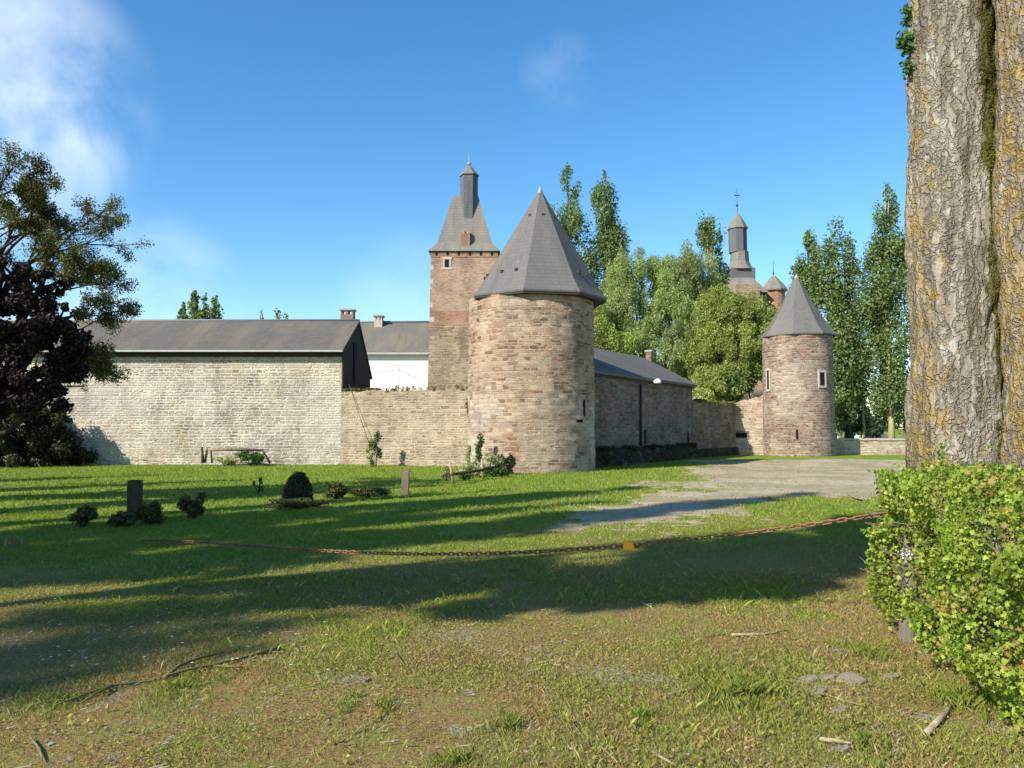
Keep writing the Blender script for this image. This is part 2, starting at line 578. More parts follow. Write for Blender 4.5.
M['slate_dark'] = slate('lantern_slate', (.115, .12, .13), (.13, .13, .135), .2, .3, .15, (.18, .18, .17))
M['gable'] = slate('gable_slate', (.085, .068, .06), (.095, .075, .065), .18, .25, .1, (.10, .085, .07))
M['slate_far'] = slate('castle_slate', (.18, .17, .15), (.24, .215, .165), .25, .3, .4)
M['lead'] = plain('lead', (.30, .31, .32), .5, .2)
M['darkgap'] = plain('dark_opening', (.008, .007, .006), .9, .1)
M['fascia'] = plain('dark_fascia', (.045, .04, .036), .7)
M['gutter'] = plain('zinc_gutter', (.42, .43, .43), .45)
M['white'] = plain('white_limewash', (.82, .81, .78), .85, .06, 1.2)
M['quoin'] = plain('pale_stone', (.46, .41, .34), .85, .2, 5)
M['brick'] = masonry('chimney_brick', [(0, (.30, .13, .08)), (1, (.42, .22, .14))], (.45, .36, .28), .22, .07, .01, stain=.2, rot_rows=.02)
M['pot'] = plain('clay_pot', (.42, .22, .13), .8)
M['wood_old'] = barkmat('weathered_wood', (.13, .10, .07), (.28, .23, .16), 9)
M['wood_post'] = barkmat('grey_post_wood', (.10, .085, .065), (.20, .175, .14), 9)
M['wood_dark'] = barkmat('dark_wood', (.04, .03, .022), (.10, .075, .05), 9)
M['wood_pale'] = barkmat('pale_wood', (.26, .20, .12), (.42, .35, .23), 9)
M['rust'] = plain('rusty_chain', (.29, .15, .08), .75, .45, 30, .15, .3)
M['orange'] = plain('orange_plastic', (1.0, .40, .01), .45, .08)
M['lampwhite'] = plain('white_enamel', (.8, .8, .78), .4, .05)
M['iron'] = plain('dark_iron', (.05, .05, .05), .6)
M['bark'] = barkmat('far_bark', (.10, .085, .065), (.22, .19, .14), 3)
M['bark_pale'] = barkmat('pale_bark', (.26, .22, .12), (.46, .39, .20), 3)  # paler, yellower bark tones
M['bark_dark'] = barkmat('dark_bark', (.025, .02, .018), (.06, .05, .042), 6)  # darkest bark tones, for trunks and stems
M['poplar'] = leafmat('poplar_leaves', [(0, (.085, .135, .04)), (.5, (.155, .225, .065)), (1, (.25, .32, .12))], .3, vscale=.4)
M['shade_leaf'] = leafmat('dense_poplar_leaves', [(0, (.03, .06, .015)), (.5, (.05, .09, .02)), (1, (.09, .13, .035))], .08)
M['willow'] = leafmat('willow_leaves', [(0, (.18, .25, .08)), (.5, (.32, .40, .14)), (1, (.48, .53, .26))], .4, vscale=.35)
M['lime'] = leafmat('bushy_tree_leaves', [(0, (.17, .24, .05)), (.5, (.31, .38, .09)), (1, (.46, .49, .17))], .4, vscale=.35)
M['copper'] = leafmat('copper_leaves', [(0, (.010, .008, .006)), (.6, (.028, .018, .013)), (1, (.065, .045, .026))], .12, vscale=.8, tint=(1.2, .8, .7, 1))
M['airy'] = leafmat('airy_leaves', [(0, (.05, .065, .02)), (.55, (.13, .145, .04)), (1, (.34, .29, .08))], .35, vscale=.9, var=.6)
M['darkbush'] = leafmat('dark_bush_leaves', [(0, (.014, .02, .007)), (.6, (.038, .046, .014)), (1, (.10, .095, .03))], .2, vscale=1.0)
M['lawnbush'] = leafmat('lawn_shrub_leaves', [(0, (.025, .03, .01)), (.6, (.07, .08, .024)), (1, (.17, .15, .05))], .25, vscale=3)
M['shrub'] = leafmat('shrub_leaves', [(0, (.03, .07, .015)), (.5, (.06, .14, .025)), (1, (.12, .22, .05))], .3, vscale=2)
M['palebush'] = leafmat('variegated_leaves', [(0, (.14, .20, .06)), (.5, (.34, .38, .16)), (1, (.60, .60, .34))], .35, vscale=2)
M['farwood'] = leafmat('far_tree_leaves', [(0, (.02, .045, .022)), (.5, (.035, .07, .03)), (1, (.07, .11, .045))], .2, vscale=.2)
M['hedge'] = leafmat('hedge_leaves', [(0, (.08, .14, .016)), (.3, (.17, .26, .028)), (.6, (.28, .37, .045)), (.86, (.42, .48, .09)), (.94, (.36, .33, .08)), (1, (.38, .22, .08))], .38, .5, vscale=3.0, var=.3)
M['moss'] = leafmat('moss', [(0, (.06, .06, .008)), (1, (.20, .19, .02))], .1, vscale=8)


def bladesmat():
    t = NT('grass_blades')
    col = t.attr('col', 'Color')
    p = t.n('ShaderNodeBsdfPrincipled')
    t.l(col, p.inputs['Base Color']); p.inputs['Roughness'].default_value = .6
    p.inputs['Specular IOR Level'].default_value = .2
    tr = t.n('ShaderNodeBsdfTranslucent'); t.l(col, tr.inputs['Color'])
    mx = t.n('ShaderNodeMixShader'); mx.inputs[0].default_value = .3
    t.l(p.outputs[0], mx.inputs[1]); t.l(tr.outputs[0], mx.inputs[2]); t.l(mx.outputs[0], t.out.inputs['Surface'])
    return t.m


M['blades'] = bladesmat()


def groundmat():
    t = NT('turf_and_soil')
    p = t.pos(); s = t.sep(p)
    n1 = t.noise(p, .35, 5, .6); n2 = t.noise(p, 2.2, 5, .65); n3 = t.noise(p, 38, 5, .75); n4 = t.noise(p, 9, 5, .7)
    lush = t.ramp(n2, [(.25, (.12, .18, .018)), (.55, (.20, .27, .03)), (.8, (.29, .33, .045))])
    dry = t.ramp(n4, [(.2, (.15, .10, .05)), (.4, (.31, .21, .085)), (.6, (.27, .26, .07)), (.8, (.42, .35, .15))])
    brown = t.ramp(n3, [(.25, (.14, .09, .035)), (.5, (.31, .205, .08)), (.75, (.45, .33, .14))])
    d = t.math('ADD', s[1], t.math('MULTIPLY', t.math('SUBTRACT', n1, .5), 9.0))
    d = t.math('SUBTRACT', d, t.math('MULTIPLY', s[0], .28))
    lm = t.rng(d, 7.5, 13.0)
    col = t.mix(t.rng(n2, .42, .56), dry, brown)
    grav = t.math('MULTIPLY', t.rng(t.noise(p, 1.1, 5, .65), .54, .66), t.rng(s[1], 7.5, 4.5))
    col = t.mix(grav, col, t.ramp(n3, [(.3, (.20, .17, .13)), (.5, (.38, .34, .27)), (.7, (.52, .48, .41))]))
    col = t.mix(lm, col, lush)
    col = t.mix(1.0, col, t.ramp(n3, [(.2, .55), (.8, 1.35)]), 'MULTIPLY')
    n5 = t.noise(p, 130, 3, .7)
    col = t.mix(1.0, col, t.ramp(n5, [(.3, .62), (.5, 1.0), (.7, 1.4)]), 'MULTIPLY')
    h = t.math('ADD', t.math('MULTIPLY', n4, .5), n3)
    t.pbr(col, .95, t.bump(h, 1.0, .03), spec=.1)
    return t.m


def gravelmat():
    t = NT('gravel')
    p = t.pos()
    n = t.noise(p, 30, 5, .8); b = t.noise(p, .5, 5, .6); m = t.noise(p, 4, 5, .65)
    col = t.ramp(n, [(.25, (.28, .225, .15)), (.5, (.43, .355, .25)), (.75, (.55, .475, .365))])
    col = t.mix(t.rng(b, .40, .58, 0, .7), col, (.27, .215, .12))
    col = t.mix(t.rng(m, .50, .68, 0, .75), col, (.20, .20, .06))
    t.pbr(col, .95, t.bump(n, .7, .02), spec=.1)
    return t.m


M['ground'] = groundmat()
M['gravel'] = gravelmat()

# ================================================================== ground
gx = np.concatenate([np.linspace(-1500, -60, 20), np.linspace(-50, 60, 80), np.linspace(75, 1500, 20)])
gy = np.concatenate([np.linspace(-400, -40, 10), np.linspace(-30, 60, 80), np.linspace(75, 2200, 24)])
nx, ny = len(gx), len(gy)
GX, GY = np.meshgrid(gx, gy)
V = np.stack([GX.ravel(), GY.ravel(), np.zeros(nx * ny)], 1)
ii, jj = np.meshgrid(np.arange(nx - 1), np.arange(ny - 1))
a0 = (jj * nx + ii).ravel()
np_mesh('ground', V, np.stack([a0, a0 + 1, a0 + 1 + nx, a0 + nx], 1), M['ground'])['kind'] = 'structure'

# gravel drive: one ragged-edged sheet, its rim dips under the turf
drive_poly = [gr(*q) for q in ((560, 522), (630, 503), (668, 485), (700, 470), (712, 461.5), (790, 459), (905, 460.5), (1100, 463), (1100, 492), (900, 493), (800, 500), (700, 514), (620, 526), (560, 530))]
DP = np.array([(p.x, p.y) for p in drive_poly])


def poly_sd(X, Y, P):
    d = np.full(X.shape, 1e9); inside = np.zeros(X.shape, bool)
    for i in range(len(P)):
        a, b = P[i], P[(i + 1) % len(P)]
        e = b - a
        wx, wy = X - a[0], Y - a[1]
        tt = np.clip((wx * e[0] + wy * e[1]) / (e @ e), 0, 1)
        d = np.minimum(d, np.hypot(wx - tt * e[0], wy - tt * e[1]))
        c = ((a[1] <= Y) != (b[1] <= Y)) & (X < (b[0] - a[0]) * (Y - a[1]) / (b[1] - a[1] + 1e-12) + a[0])
        inside ^= c
    return np.where(inside, d, -d)


def drive_mask(X, Y):
    sd = poly_sd(X, Y, DP)
    return sd + (fbm(X * .7, Y * .35, 4.0, 5) - .5) * 3.6 + (fbm(X * 3.1, Y * 2.2, 15.0, 4) - .5) * 2.6


xs = np.linspace(-1, 36, 330); ys = np.linspace(10, 46, 330)
DX, DY = np.meshgrid(xs, ys)
msk = drive_mask(DX, DY)
DZ = np.clip(msk * .06, -.02, .012)
V = np.stack([DX.ravel(), DY.ravel(), DZ.ravel()], 1)
n_ = 330
ii, jj = np.meshgrid(np.arange(n_ - 1), np.arange(n_ - 1))
a0 = (jj * n_ + ii).ravel()
Q = np.stack([a0, a0 + 1, a0 + 1 + n_, a0 + n_], 1)
keep = (V[Q, 2].max(1) > -.019)
Q = Q[keep]
us, inv = np.unique(Q, return_inverse=True)
dr = np_mesh('gravel_drive', V[us], inv.reshape(Q.shape), M['gravel'])
dr['kind'] = 'structure'

# ================================================================== barn on the left
BX, BY = -7.45, 34.0
XL = -32.0
barn = empty('barn', (-18, BY, 0), 'long stone barn with dark slate roof and slate gable behind the left tree', 'barn')
eave_z = at(300, 349.0, BY).z
back_y, back_z = 40.6, 4.3
ridge_y = 37.2; ridge_z = at(354, 322, ridge_y).z
mb = MB()
mb.add([(XL, BY, 0), (BX, BY, 0), (BX, BY, eave_z), (XL, BY, eave_z), (XL, back_y, 0), (BX, back_y, 0), (XL, back_y, back_z), (BX, back_y, back_z)],
       [(0, 1, 2, 3), (5, 4, 6, 7), (4, 0, 3, 6)])
mb.build('wall', M['barn'], barn)
mb = MB()
GX0 = BX + .04
low_top = 3.25
mb.prism([(BX, BY, 0), (BX, back_y, 0), (BX, back_y, back_z), (BX, ridge_y, ridge_z - .06), (BX, BY, eave_z)], (.06, 0, 0))
gb = mb.build('gable_wall', M['gable'], barn)
gb['label'] = 'dark slate-hung gable end'
mb = MB()
mb.box(BX + .05, BX + .10, 36.15, 36.65, 3.6, 5.55)
mb.build('slit_opening', M['darkgap'], gb)
fe = .34                                             # front overhang
sl_f = (ridge_z - eave_z) / (ridge_y - BY)
ez = eave_z - fe * sl_f + .14
sl_b = (ridge_z - back_z) / (back_y - ridge_y)
mb = MB()
xr = BX + .14
mb.prism([(XL, BY - fe, ez), (XL, ridge_y, ridge_z + .06), (XL, back_y + .2, back_z - .2 * sl_b + .06),
          (XL, back_y + .2, back_z - .2 * sl_b - .02), (XL, ridge_y, ridge_z - .02), (XL, BY - fe, ez - .09)], (xr - XL, 0, 0))
rf = mb.build('roof', M['slate_barn'], barn)
mb = MB()
mb.tube([(XL, ridge_y, ridge_z + .07), (xr, ridge_y, ridge_z + .07)], .07, 8)
mb.build('ridge_cap', M['lead'], rf)
mb = MB()
mb.box(XL, xr - .02, BY - fe - .09, BY - fe - .005, ez - .13, ez - .045)
mb.build('gutter', M['gutter'], barn)
mb = MB()
mb.box(XL, BX + .02, BY - .06, BY - .003, eave_z - .34, eave_z - .02)
mb.build('eave_strip', M['fascia'], barn)  # dark strip on the wall top: part board, part painted overhang shadow

# lower yard wall between the barn and the front tower: uneven top
def wall_strip(name, p0, p1, tops, thick, mat, cap=.05, parent=None, seed=1, step=.22, base=0.0, lump=.05):
    """freestanding wall from p0 to p1 (xy), tops = [(t, z)], rough stepped top"""
    p0 = Vector((p0[0], p0[1], 0)); p1 = Vector((p1[0], p1[1], 0))
    ln = (p1 - p0).length; d = (p1 - p0) / ln
    nrm = Vector((-d.y, d.x, 0))
    k = max(2, int(ln / step))
    r = random.Random(seed)
    vs = []; fs = []; uvs = []
    tt = [i / k for i in range(k + 1)]
    zs = []
    for t in tt:
        z = np.interp(t, [q[0] for q in tops], [q[1] for q in tops]) + r.uniform(-lump, lump)
        zs.append(z)
    rows = 8
    for side in (0, 1):
        for i, t in enumerate(tt):
            for j in range(rows + 1):
                q = p0 + d * (ln * t) + nrm * (thick * side)
                off = (mnoise.noise(Vector((t * ln * 1.3, j * .9, side * 5 + seed))) * .02) if 0 < j else 0
                q = q - nrm * off * (1 if side == 0 else -1)
                vs.append((q.x, q.y, base + (zs[i] - base) * j / rows))
    S = (k + 1) * (rows + 1)
    for i in range(k):
        for j in range(rows):
            a = i * (rows + 1) + j; b = a + rows + 1
            U0, U1 = tt[i] * ln, tt[i + 1] * ln
            fs.append((a, b, b + 1, a + 1)); uvs.append([(U0, vs[a][2]), (U1, vs[b][2]), (U1, vs[b + 1][2]), (U0, vs[a + 1][2])])
            fs.append((S + b, S + a, S + a + 1, S + b + 1)); uvs.append([(U1, vs[b][2]), (U0, vs[a][2]), (U0, vs[a + 1][2]), (U1, vs[b + 1][2])])
        a = i * (rows + 1) + rows; b = a + rows + 1
        fs.append((a, b, S + b, S + a)); uvs.append([(tt[i] * ln, 0), (tt[i + 1] * ln, 0), (tt[i + 1] * ln, thick), (tt[i] * ln, thick)])
    e = k * (rows + 1)
    for j in range(rows):
        fs.append((S + j, j, j + 1, S + j + 1)); uvs.append([(thick, vs[j][2]), (0, vs[j][2]), (0, vs[j + 1][2]), (thick, vs[j + 1][2])])
        fs.append((e + j, S + e + j, S + e + j + 1, e + j + 1)); uvs.append([(0, vs[j][2]), (thick, vs[j][2]), (thick, vs[j + 1][2]), (0, vs[j + 1][2])])
    m = MB(); m.add(vs, fs, uvs)
    return m.build(name, mat, parent), p0, d, ln, nrm, zs


yw, yp0, yd, yln, ynr, yz = wall_strip('yard_wall', (BX + .01, 33.97), (-1.2, 32.2), [(0, 3.22), (.5, 3.2), (1, 3.18)], .5, M['lowwall'], seed=4)
tag(yw, 'low tan rubble stone wall between the slate gable and the big round tower', 'stone wall')


def leaves_np(C, S, aspect=.6, nrm=None, droop=0.0, seed=0):
    """diamond leaves at centres C with lengths S; returns V, F"""
    r = np.random.default_rng(seed)
    n = len(C)
    if nrm is None: nrm = r.normal(size=(n, 3))
    nrm = nrm / (np.linalg.norm(nrm, axis=1, keepdims=True) + 1e-9)
    t = r.normal(size=(n, 3)); t[:, 2] -= droop
    t -= nrm * (t * nrm).sum(1, keepdims=True)
    t /= (np.linalg.norm(t, axis=1, keepdims=True) + 1e-9)
    b = np.cross(nrm, t)
    S = np.asarray(S).reshape(-1, 1)
    V = np.empty((n, 4, 3))
    V[:, 0] = C - t * S * .5
    V[:, 1] = C + b * S * aspect * .5 + nrm * S * .08
    V[:, 2] = C + t * S * .5
    V[:, 3] = C - b * S * aspect * .5 + nrm * S * .08
    Fc = np.arange(n * 4).reshape(n, 4)
    return V.reshape(-1, 3), Fc


def leaf_object(name, C, S, mat, parent=None, aspect=.6, nrm=None, droop=0.0, seed=0, rnd=None):
    V, Fc = leaves_np(np.asarray(C), S, aspect, nrm, droop, seed)
    r = np.random.default_rng(seed + 99)
    if rnd is None: rnd = r.random(len(C))
    return np_mesh(name, V, Fc, mat, parent, {'rnd': ('FLOAT', np.repeat(rnd, 4))})


def clump_points(cl, n, r, shell=.55):
    """cl: (m,6) centre+radii; n points per clump on average; returns points, outward normals, clump ids"""
    m = len(cl)
    w = cl[:, 3] * cl[:, 4] + cl[:, 5] * cl[:, 3]
    idx = r.choice(m, size=n, p=w / w.sum())
    d = r.normal(size=(n, 3)); d /= np.linalg.norm(d, axis=1, keepdims=True)
    rad = shell + (1 - shell) * r.random(n) ** .5
    rad *= 1 + .18 * r.normal(size=n)
    P = cl[idx, :3] + d * rad[:, None] * cl[idx, 3:6]
    return P, d, idx


# mossy tuft and weeds on the yard wall top, dark green stain plants
wt = []
for i in range(40):
    t = random.uniform(0, .3); q = yp0 + yd * (yln * t) + ynr * random.uniform(.02, .4)
    wt.append((q.x, q.y, 3.24 + random.uniform(0, .05), .09, .09, .05))
for i in range(18):
    t = random.uniform(.3, .97); q = yp0 + yd * (yln * t) + ynr * random.uniform(.02, .4)
    wt.append((q.x, q.y, 3.2 + random.uniform(0, .12), .10, .09, .13))
P, dn, _ = clump_points(np.array(wt), 2600, rng)
leaf_object('wall_top_weeds', P, .05 + .05 * rng.random(len(P)), M['moss'], yw, .5, dn + rng.normal(size=dn.shape) * .6, seed=3)
# damp moss streak in the joint with the tower
wt = [(-1.72 + random.uniform(-.1, .1), 32.1, 2.0 + .09 * i, .12, .12, .16) for i in range(13)]
P, dn, _ = clump_points(np.array(wt), 500, rng)
leaf_object('moss_streak', P, .06 + .04 * rng.random(len(P)), M['darkbush'], yw, .6, seed=5)

# steel guy cable down the wall + pole and wires behind it
mb = MB()
q0 = at(349, 384, 33.9); q1 = at(371, 449, 33.2)
mb.tube([q0, (q0 + q1) / 2 + Vector((0, 0, -.02)), q1], .012, 5)
tag(mb.build('guy_cable', M['iron']), 'thin dark cable running diagonally down the yard wall below the slate gable', 'cable')
pole = empty('wire_pole', (at(399, 400, 36).x, 36, 0), 'thin grey pole with wires in front of the white house wall', 'pole')
mb = MB(); pt = at(399, 364, 36)
mb.tube([(pt.x, 36, 0), (pt.x, 36, pt.z)], .03, 6)
mb.build('post', M['gutter'], pole)
for (qx, qy, dep) in ((368, 367, 38), (424, 381, 38), (370, 372, 36.5)):
    mb = MB(); q = at(qx, qy, dep); top = Vector((pt.x, 36, pt.z - .05 if qy < 370 else pt.z - .25))
    mb.tube([top, (top + q) / 2 + Vector((0, 0, -.05)), q], .012, 4)
    mb.build('wire', M['iron'], pole)

# ================================================================== white house behind
hx0 = at(240, 355, 55).x; hx1 = at(431, 355, 55).x
house = empty('white_house', ((hx0 + hx1) / 2, 55, 0), 'white limewashed house with grey slate roof beside the square brick tower', 'house')
hz = at(400, 352.5, 55).z; hrz = at(400, 323, 59).z
mb = MB()
mb.box(hx0, hx1, 55, 63, 0, hz)
mb.build('wall', M['white'], house)
mb = MB(); s_ = (hrz - hz) / 4
mb.prism([(hx0 - .2, 54.75, hz - .25 * s_ + .2), (hx0 - .2, 59, hrz + .06), (hx0 - .2, 63.25, hz - .25 * s_ + .2), (hx0 - .2, 63.25, hz - .25 * s_ + .03), (hx0 - .2, 59, hrz - .14), (hx0 - .2, 54.75, hz - .25 * s_ + .03)], (hx1 - hx0 + .3, 0, 0))
hr = mb.build('roof', M['slate_white'], house)
mb = MB(); mb.tube([(hx0, 59, hrz + .08), (hx1, 59, hrz + .08)], .09, 6); mb.build('ridge_cap', M['lead'], hr)
mb = MB(); mb.box(hx0, hx1, 54.6, 54.74, hz - .28 * s_ + .02, hz - .28 * s_ + .15); mb.build('gutter', M['gutter'], house)


def chimney(px, w, top_py, Y, mat, parent, d=.7, pots=2, base_z=None):
    c = at(px, top_py, Y); hw = w / 2
    m = MB(); z1 = c.z
    z0 = z1 - 1.9 if base_z is None else base_z
    m.box(c.x - hw, c.x + hw, Y - d / 2, Y + d / 2, z0, z1 - .42)
    ch = m.build('chimney', mat, parent)
    m = MB()
    for sx in (-1, 1):
        for sy in (-1, 1):
            m.box(c.x + sx * (hw - .07) - .06, c.x + sx * (hw - .07) + .06, Y + sy * (d / 2 - .07) - .06, Y + sy * (d / 2 - .07) + .06, z1 - .42, z1 - .12)
    m.box(c.x - .09, c.x + .09, Y - d / 2, Y + d / 2, z1 - .42, z1 - .125)
    m.build('cap_piers', mat, ch)
    m = MB(); m.box(c.x - hw - .08, c.x + hw + .08, Y - d / 2 - .08, Y + d / 2 + .08, z1 - .12, z1)
    m.build('cap_slab', M['lead'], ch)
    return ch


chimney(348, .98, 309.5, 59, M['brick'], house)
chimney(379, .60, 315.5, 58.6, M['quoin'], house)

# ================================================================== tall square brick tower
TY = 50.0
tl = at(431, 251, TY); tr_ = at(497.5, 251, TY)
tw = tr_.x - tl.x; tz = tl.z; tcx = (tl.x + tr_.x) / 2; td = tw
keep = empty('square_tower', (tcx, TY + td / 2, 0), 'tall square brick tower with steep slate roof and dark lantern', 'tower')


def frustum(m, cx, cy, z0, h0x, h0y, z1, h1x, h1y):
    vs = [(cx - h0x, cy - h0y, z0), (cx + h0x, cy - h0y, z0), (cx + h0x, cy + h0y, z0), (cx - h0x, cy + h0y, z0),
          (cx - h1x, cy - h1y, z1), (cx + h1x, cy - h1y, z1), (cx + h1x, cy + h1y, z1), (cx - h1x, cy + h1y, z1)]
    m.add(vs, [(0, 1, 5, 4), (1, 2, 6, 5), (2, 3, 7, 6), (3, 0, 4, 7), (4, 5, 6, 7), (3, 2, 1, 0)])


kc = (tcx, TY + td / 2)
zb1 = at(430, 326, TY).z; zb2 = at(430, 311, TY).z


def khw(z): return tw / 2 + .22 * (tz - z) / tz


m = MB(); frustum(m, kc[0], kc[1], 0, khw(0), khw(0), zb1, khw(zb1), khw(zb1))
w_ = m.build('lower_wall', M['keepstone'], keep); w_['label'] = 'tan rubble stone lower storeys'
m = MB(); frustum(m, kc[0], kc[1], zb1, khw(zb1), khw(zb1), zb2, khw(zb2), khw(zb2))
m.build('brick_band', M['keepred'], keep)
m = MB(); frustum(m, kc[0], kc[1], zb2, khw(zb2), khw(zb2), tz - .22, khw(tz), khw(tz))
m.build('upper_wall', M['keepbrick'], keep)
m = MB(); frustum(m, kc[0], kc[1], tz - .40, khw(tz) + .03, khw(tz) + .03, tz, khw(tz) + .03, khw(tz) + .03)
cornice = m.build('cornice', M['keepred'], keep)
for i in range(6):
    m = MB(); x = kc[0] - tw / 2 + tw * (i + .5) / 6
    m.box(x - .07, x + .07, kc[1] - khw(tz) - .05, kc[1] - khw(tz) + .1, tz - .30, tz - .06)
    m.build('putlog_hole', M['darkgap'], cornice)
zq = 1.0; i = 0
while zq < tz - .6:
    m = MB(); wq = .34 if i % 2 else .22; hq = .3
    if random.random() < .62:
        hwz = khw(zq) + .012
        m.box(kc[0] - hwz, kc[0] - hwz + wq, kc[1] - hwz, kc[1] - hwz + .5 - wq, zq, zq + hq)
        m.build('quoin', M['quoin'], keep)
    zq += random.choice((.3, .62, .94)); i += 1
# window with white surround
wc = at(447, 263.5, TY); m = MB()
yk = kc[1] - khw(wc.z)
m.box(wc.x - .26, wc.x + .26, yk - .03, yk + .03, wc.z - .40, wc.z + .42)
m.box(wc.x - .36, wc.x + .36, yk - .035, yk + .03, wc.z - .40, wc.z - .26)
m.box(wc.x - .33, wc.x + .33, yk - .034, yk + .03, wc.z + .28, wc.z + .42)
wf = m.build('window', M['quoin'], keep)
m = MB(); m.box(wc.x - .15, wc.x + .13, yk - .045, yk, wc.z - .24, wc.z + .26); m.build('pane', M['darkgap'], wf)
# bell-cast roof
ztop = at(467, 199, TY + td / 2).z
hwt = (at(479.5, 199, TY + td / 2).x - at(455, 199, TY + td / 2).x) / 2
m = MB()
prof = [(0.0, tw / 2 + .17, tz - .02), (.07, tw / 2 - .06, 0), (.16, tw / 2 - .36, 0), (.5, None, 0), (1.0, hwt, 0)]
zz = []
for k, (f, h, _) in enumerate(prof):
    z = tz - .02 + (ztop - tz) * f
    if h is None: h = (tw / 2 - .36) + (hwt - (tw / 2 - .36)) * (.5 - .16) / .84
    zz.append((z, h))
for (z0, h0), (z1, h1) in zip(zz[:-1], zz[1:]):
    vs = []
    for z, h in ((z0, h0), (z1, h1)):
        vs += [(kc[0] - h, kc[1] - h, z), (kc[0] + h, kc[1] - h, z), (kc[0] + h, kc[1] + h, z), (kc[0] - h, kc[1] + h, z)]
    m.add(vs, [(0, 1, 5, 4), (1, 2, 6, 5), (2, 3, 7, 6), (3, 0, 4, 7)])
h = zz[0][1]; m.add([(kc[0] - h, kc[1] - h, zz[0][0]), (kc[0] + h, kc[1] - h, zz[0][0]), (kc[0] + h, kc[1] + h, zz[0][0]), (kc[0] - h, kc[1] + h, zz[0][0])], [(3, 2, 1, 0)])
h = zz[-1][1]; m.add([(kc[0] - h, kc[1] - h, zz[-1][0]), (kc[0] + h, kc[1] - h, zz[-1][0]), (kc[0] + h, kc[1] + h, zz[-1][0]), (kc[0] - h, kc[1] + h, zz[-1][0])], [(0, 1, 2, 3)])
kroof = m.build('roof', M['slate_keep'], keep)
# lantern: octagonal shaft, cap, finial
LY = TY + 1.35
lc_ = at(469, 190, LY)
lz0 = at(467, 207, LY).z; lz1 = at(467, 176, LY).z; lz2 = at(467, 164.5, LY).z
rl = .60
m = MB(); m.lathe([(rl * .95, lz0 - 1.0), (rl * .97, lz0), (rl, lz1)], 6, (lc_.x, LY, 0), R(-62))
lan = m.build('lantern', M['slate_dark'], keep)
m = MB(); m.lathe([(rl + .08, lz1 - .03), (rl + .07, lz1 + .05), (rl * .66, lz1 + .34), (rl * .3, lz1 + .62), (.05, lz2)], 6, (lc_.x, LY, 0), R(-62))
m.build('lantern_cap', M['slate_keep'], lan)
m = MB(); m.lathe([(.02, lz2 - .1), (.13, lz2), (.13, lz2 + .1), (.03, lz2 + .18), (.02, lz2 + .75)], 8, (lc_.x, LY, 0))
m.build('finial', M['lead'], lan)
ccz = at(465, 229, TY).z
m = MB(); cxx = at(465.3, 240, TY).x
m.box(cxx - .29, cxx + .29, TY + .12, TY + .72, tz - .3, ccz - .25)
kch = m.build('chimney', M['brick'], keep)
m = MB()
m.box(cxx - .24, cxx - .06, TY + .2, TY + .6, ccz - .25, ccz); m.box(cxx + .06, cxx + .30, TY + .2, TY + .6, ccz - .25, ccz - .1)
m.build('chimney_pot', M['pot'], kch)

# ================================================================== big round tower
CX, CY, CR = 0.74, 30.2, 2.44
bt = empty('round_tower', (CX, CY, 0), 'big round rubble stone tower with steep octagonal slate roof in the centre', 'tower')


def round_wall(name, cx, cy, r0, r1, ztop, mat, parent, seg=128, rows=70, amp=.018, seed=0, rough_top=0.0):
    vs = []; fs = []; uvs = []
    for j in range(rows + 1):
        z = ztop * j / rows
        for k in range(seg):
            a = 2 * math.pi * k / seg
            r = r0 + (r1 - r0) * j / rows
            r += amp * mnoise.noise(Vector((math.cos(a) * r * 2.2, math.sin(a) * r * 2.2, z * 4 + seed))) + amp * .8 * mnoise.noise(Vector((math.cos(a) * r * .7, math.sin(a) * r * .7, z * .8 + seed)))
            vs.append((cx + r * math.cos(a), cy + r * math.sin(a), z))
    for j in range(rows):
        for k in range(seg):
            k2 = (k + 1) % seg
            fs.append((j * seg + k, j * seg + k2, (j + 1) * seg + k2, (j + 1) * seg + k))
            u0 = r0 * 2 * math.pi * k / seg; u1 = r0 * 2 * math.pi * (k + 1) / seg; z0 = ztop * j / rows; z1 = ztop * (j + 1) / rows
            uvs.append([(u0, z0), (u1, z0), (u1, z1), (u0, z1)])
    fs.append(tuple(rows * seg + k for k in range(seg))); uvs.append([(0, 0)] * seg)
    m = MB(); m.add(vs, fs, uvs, True)
    return m.build(name, mat, parent)


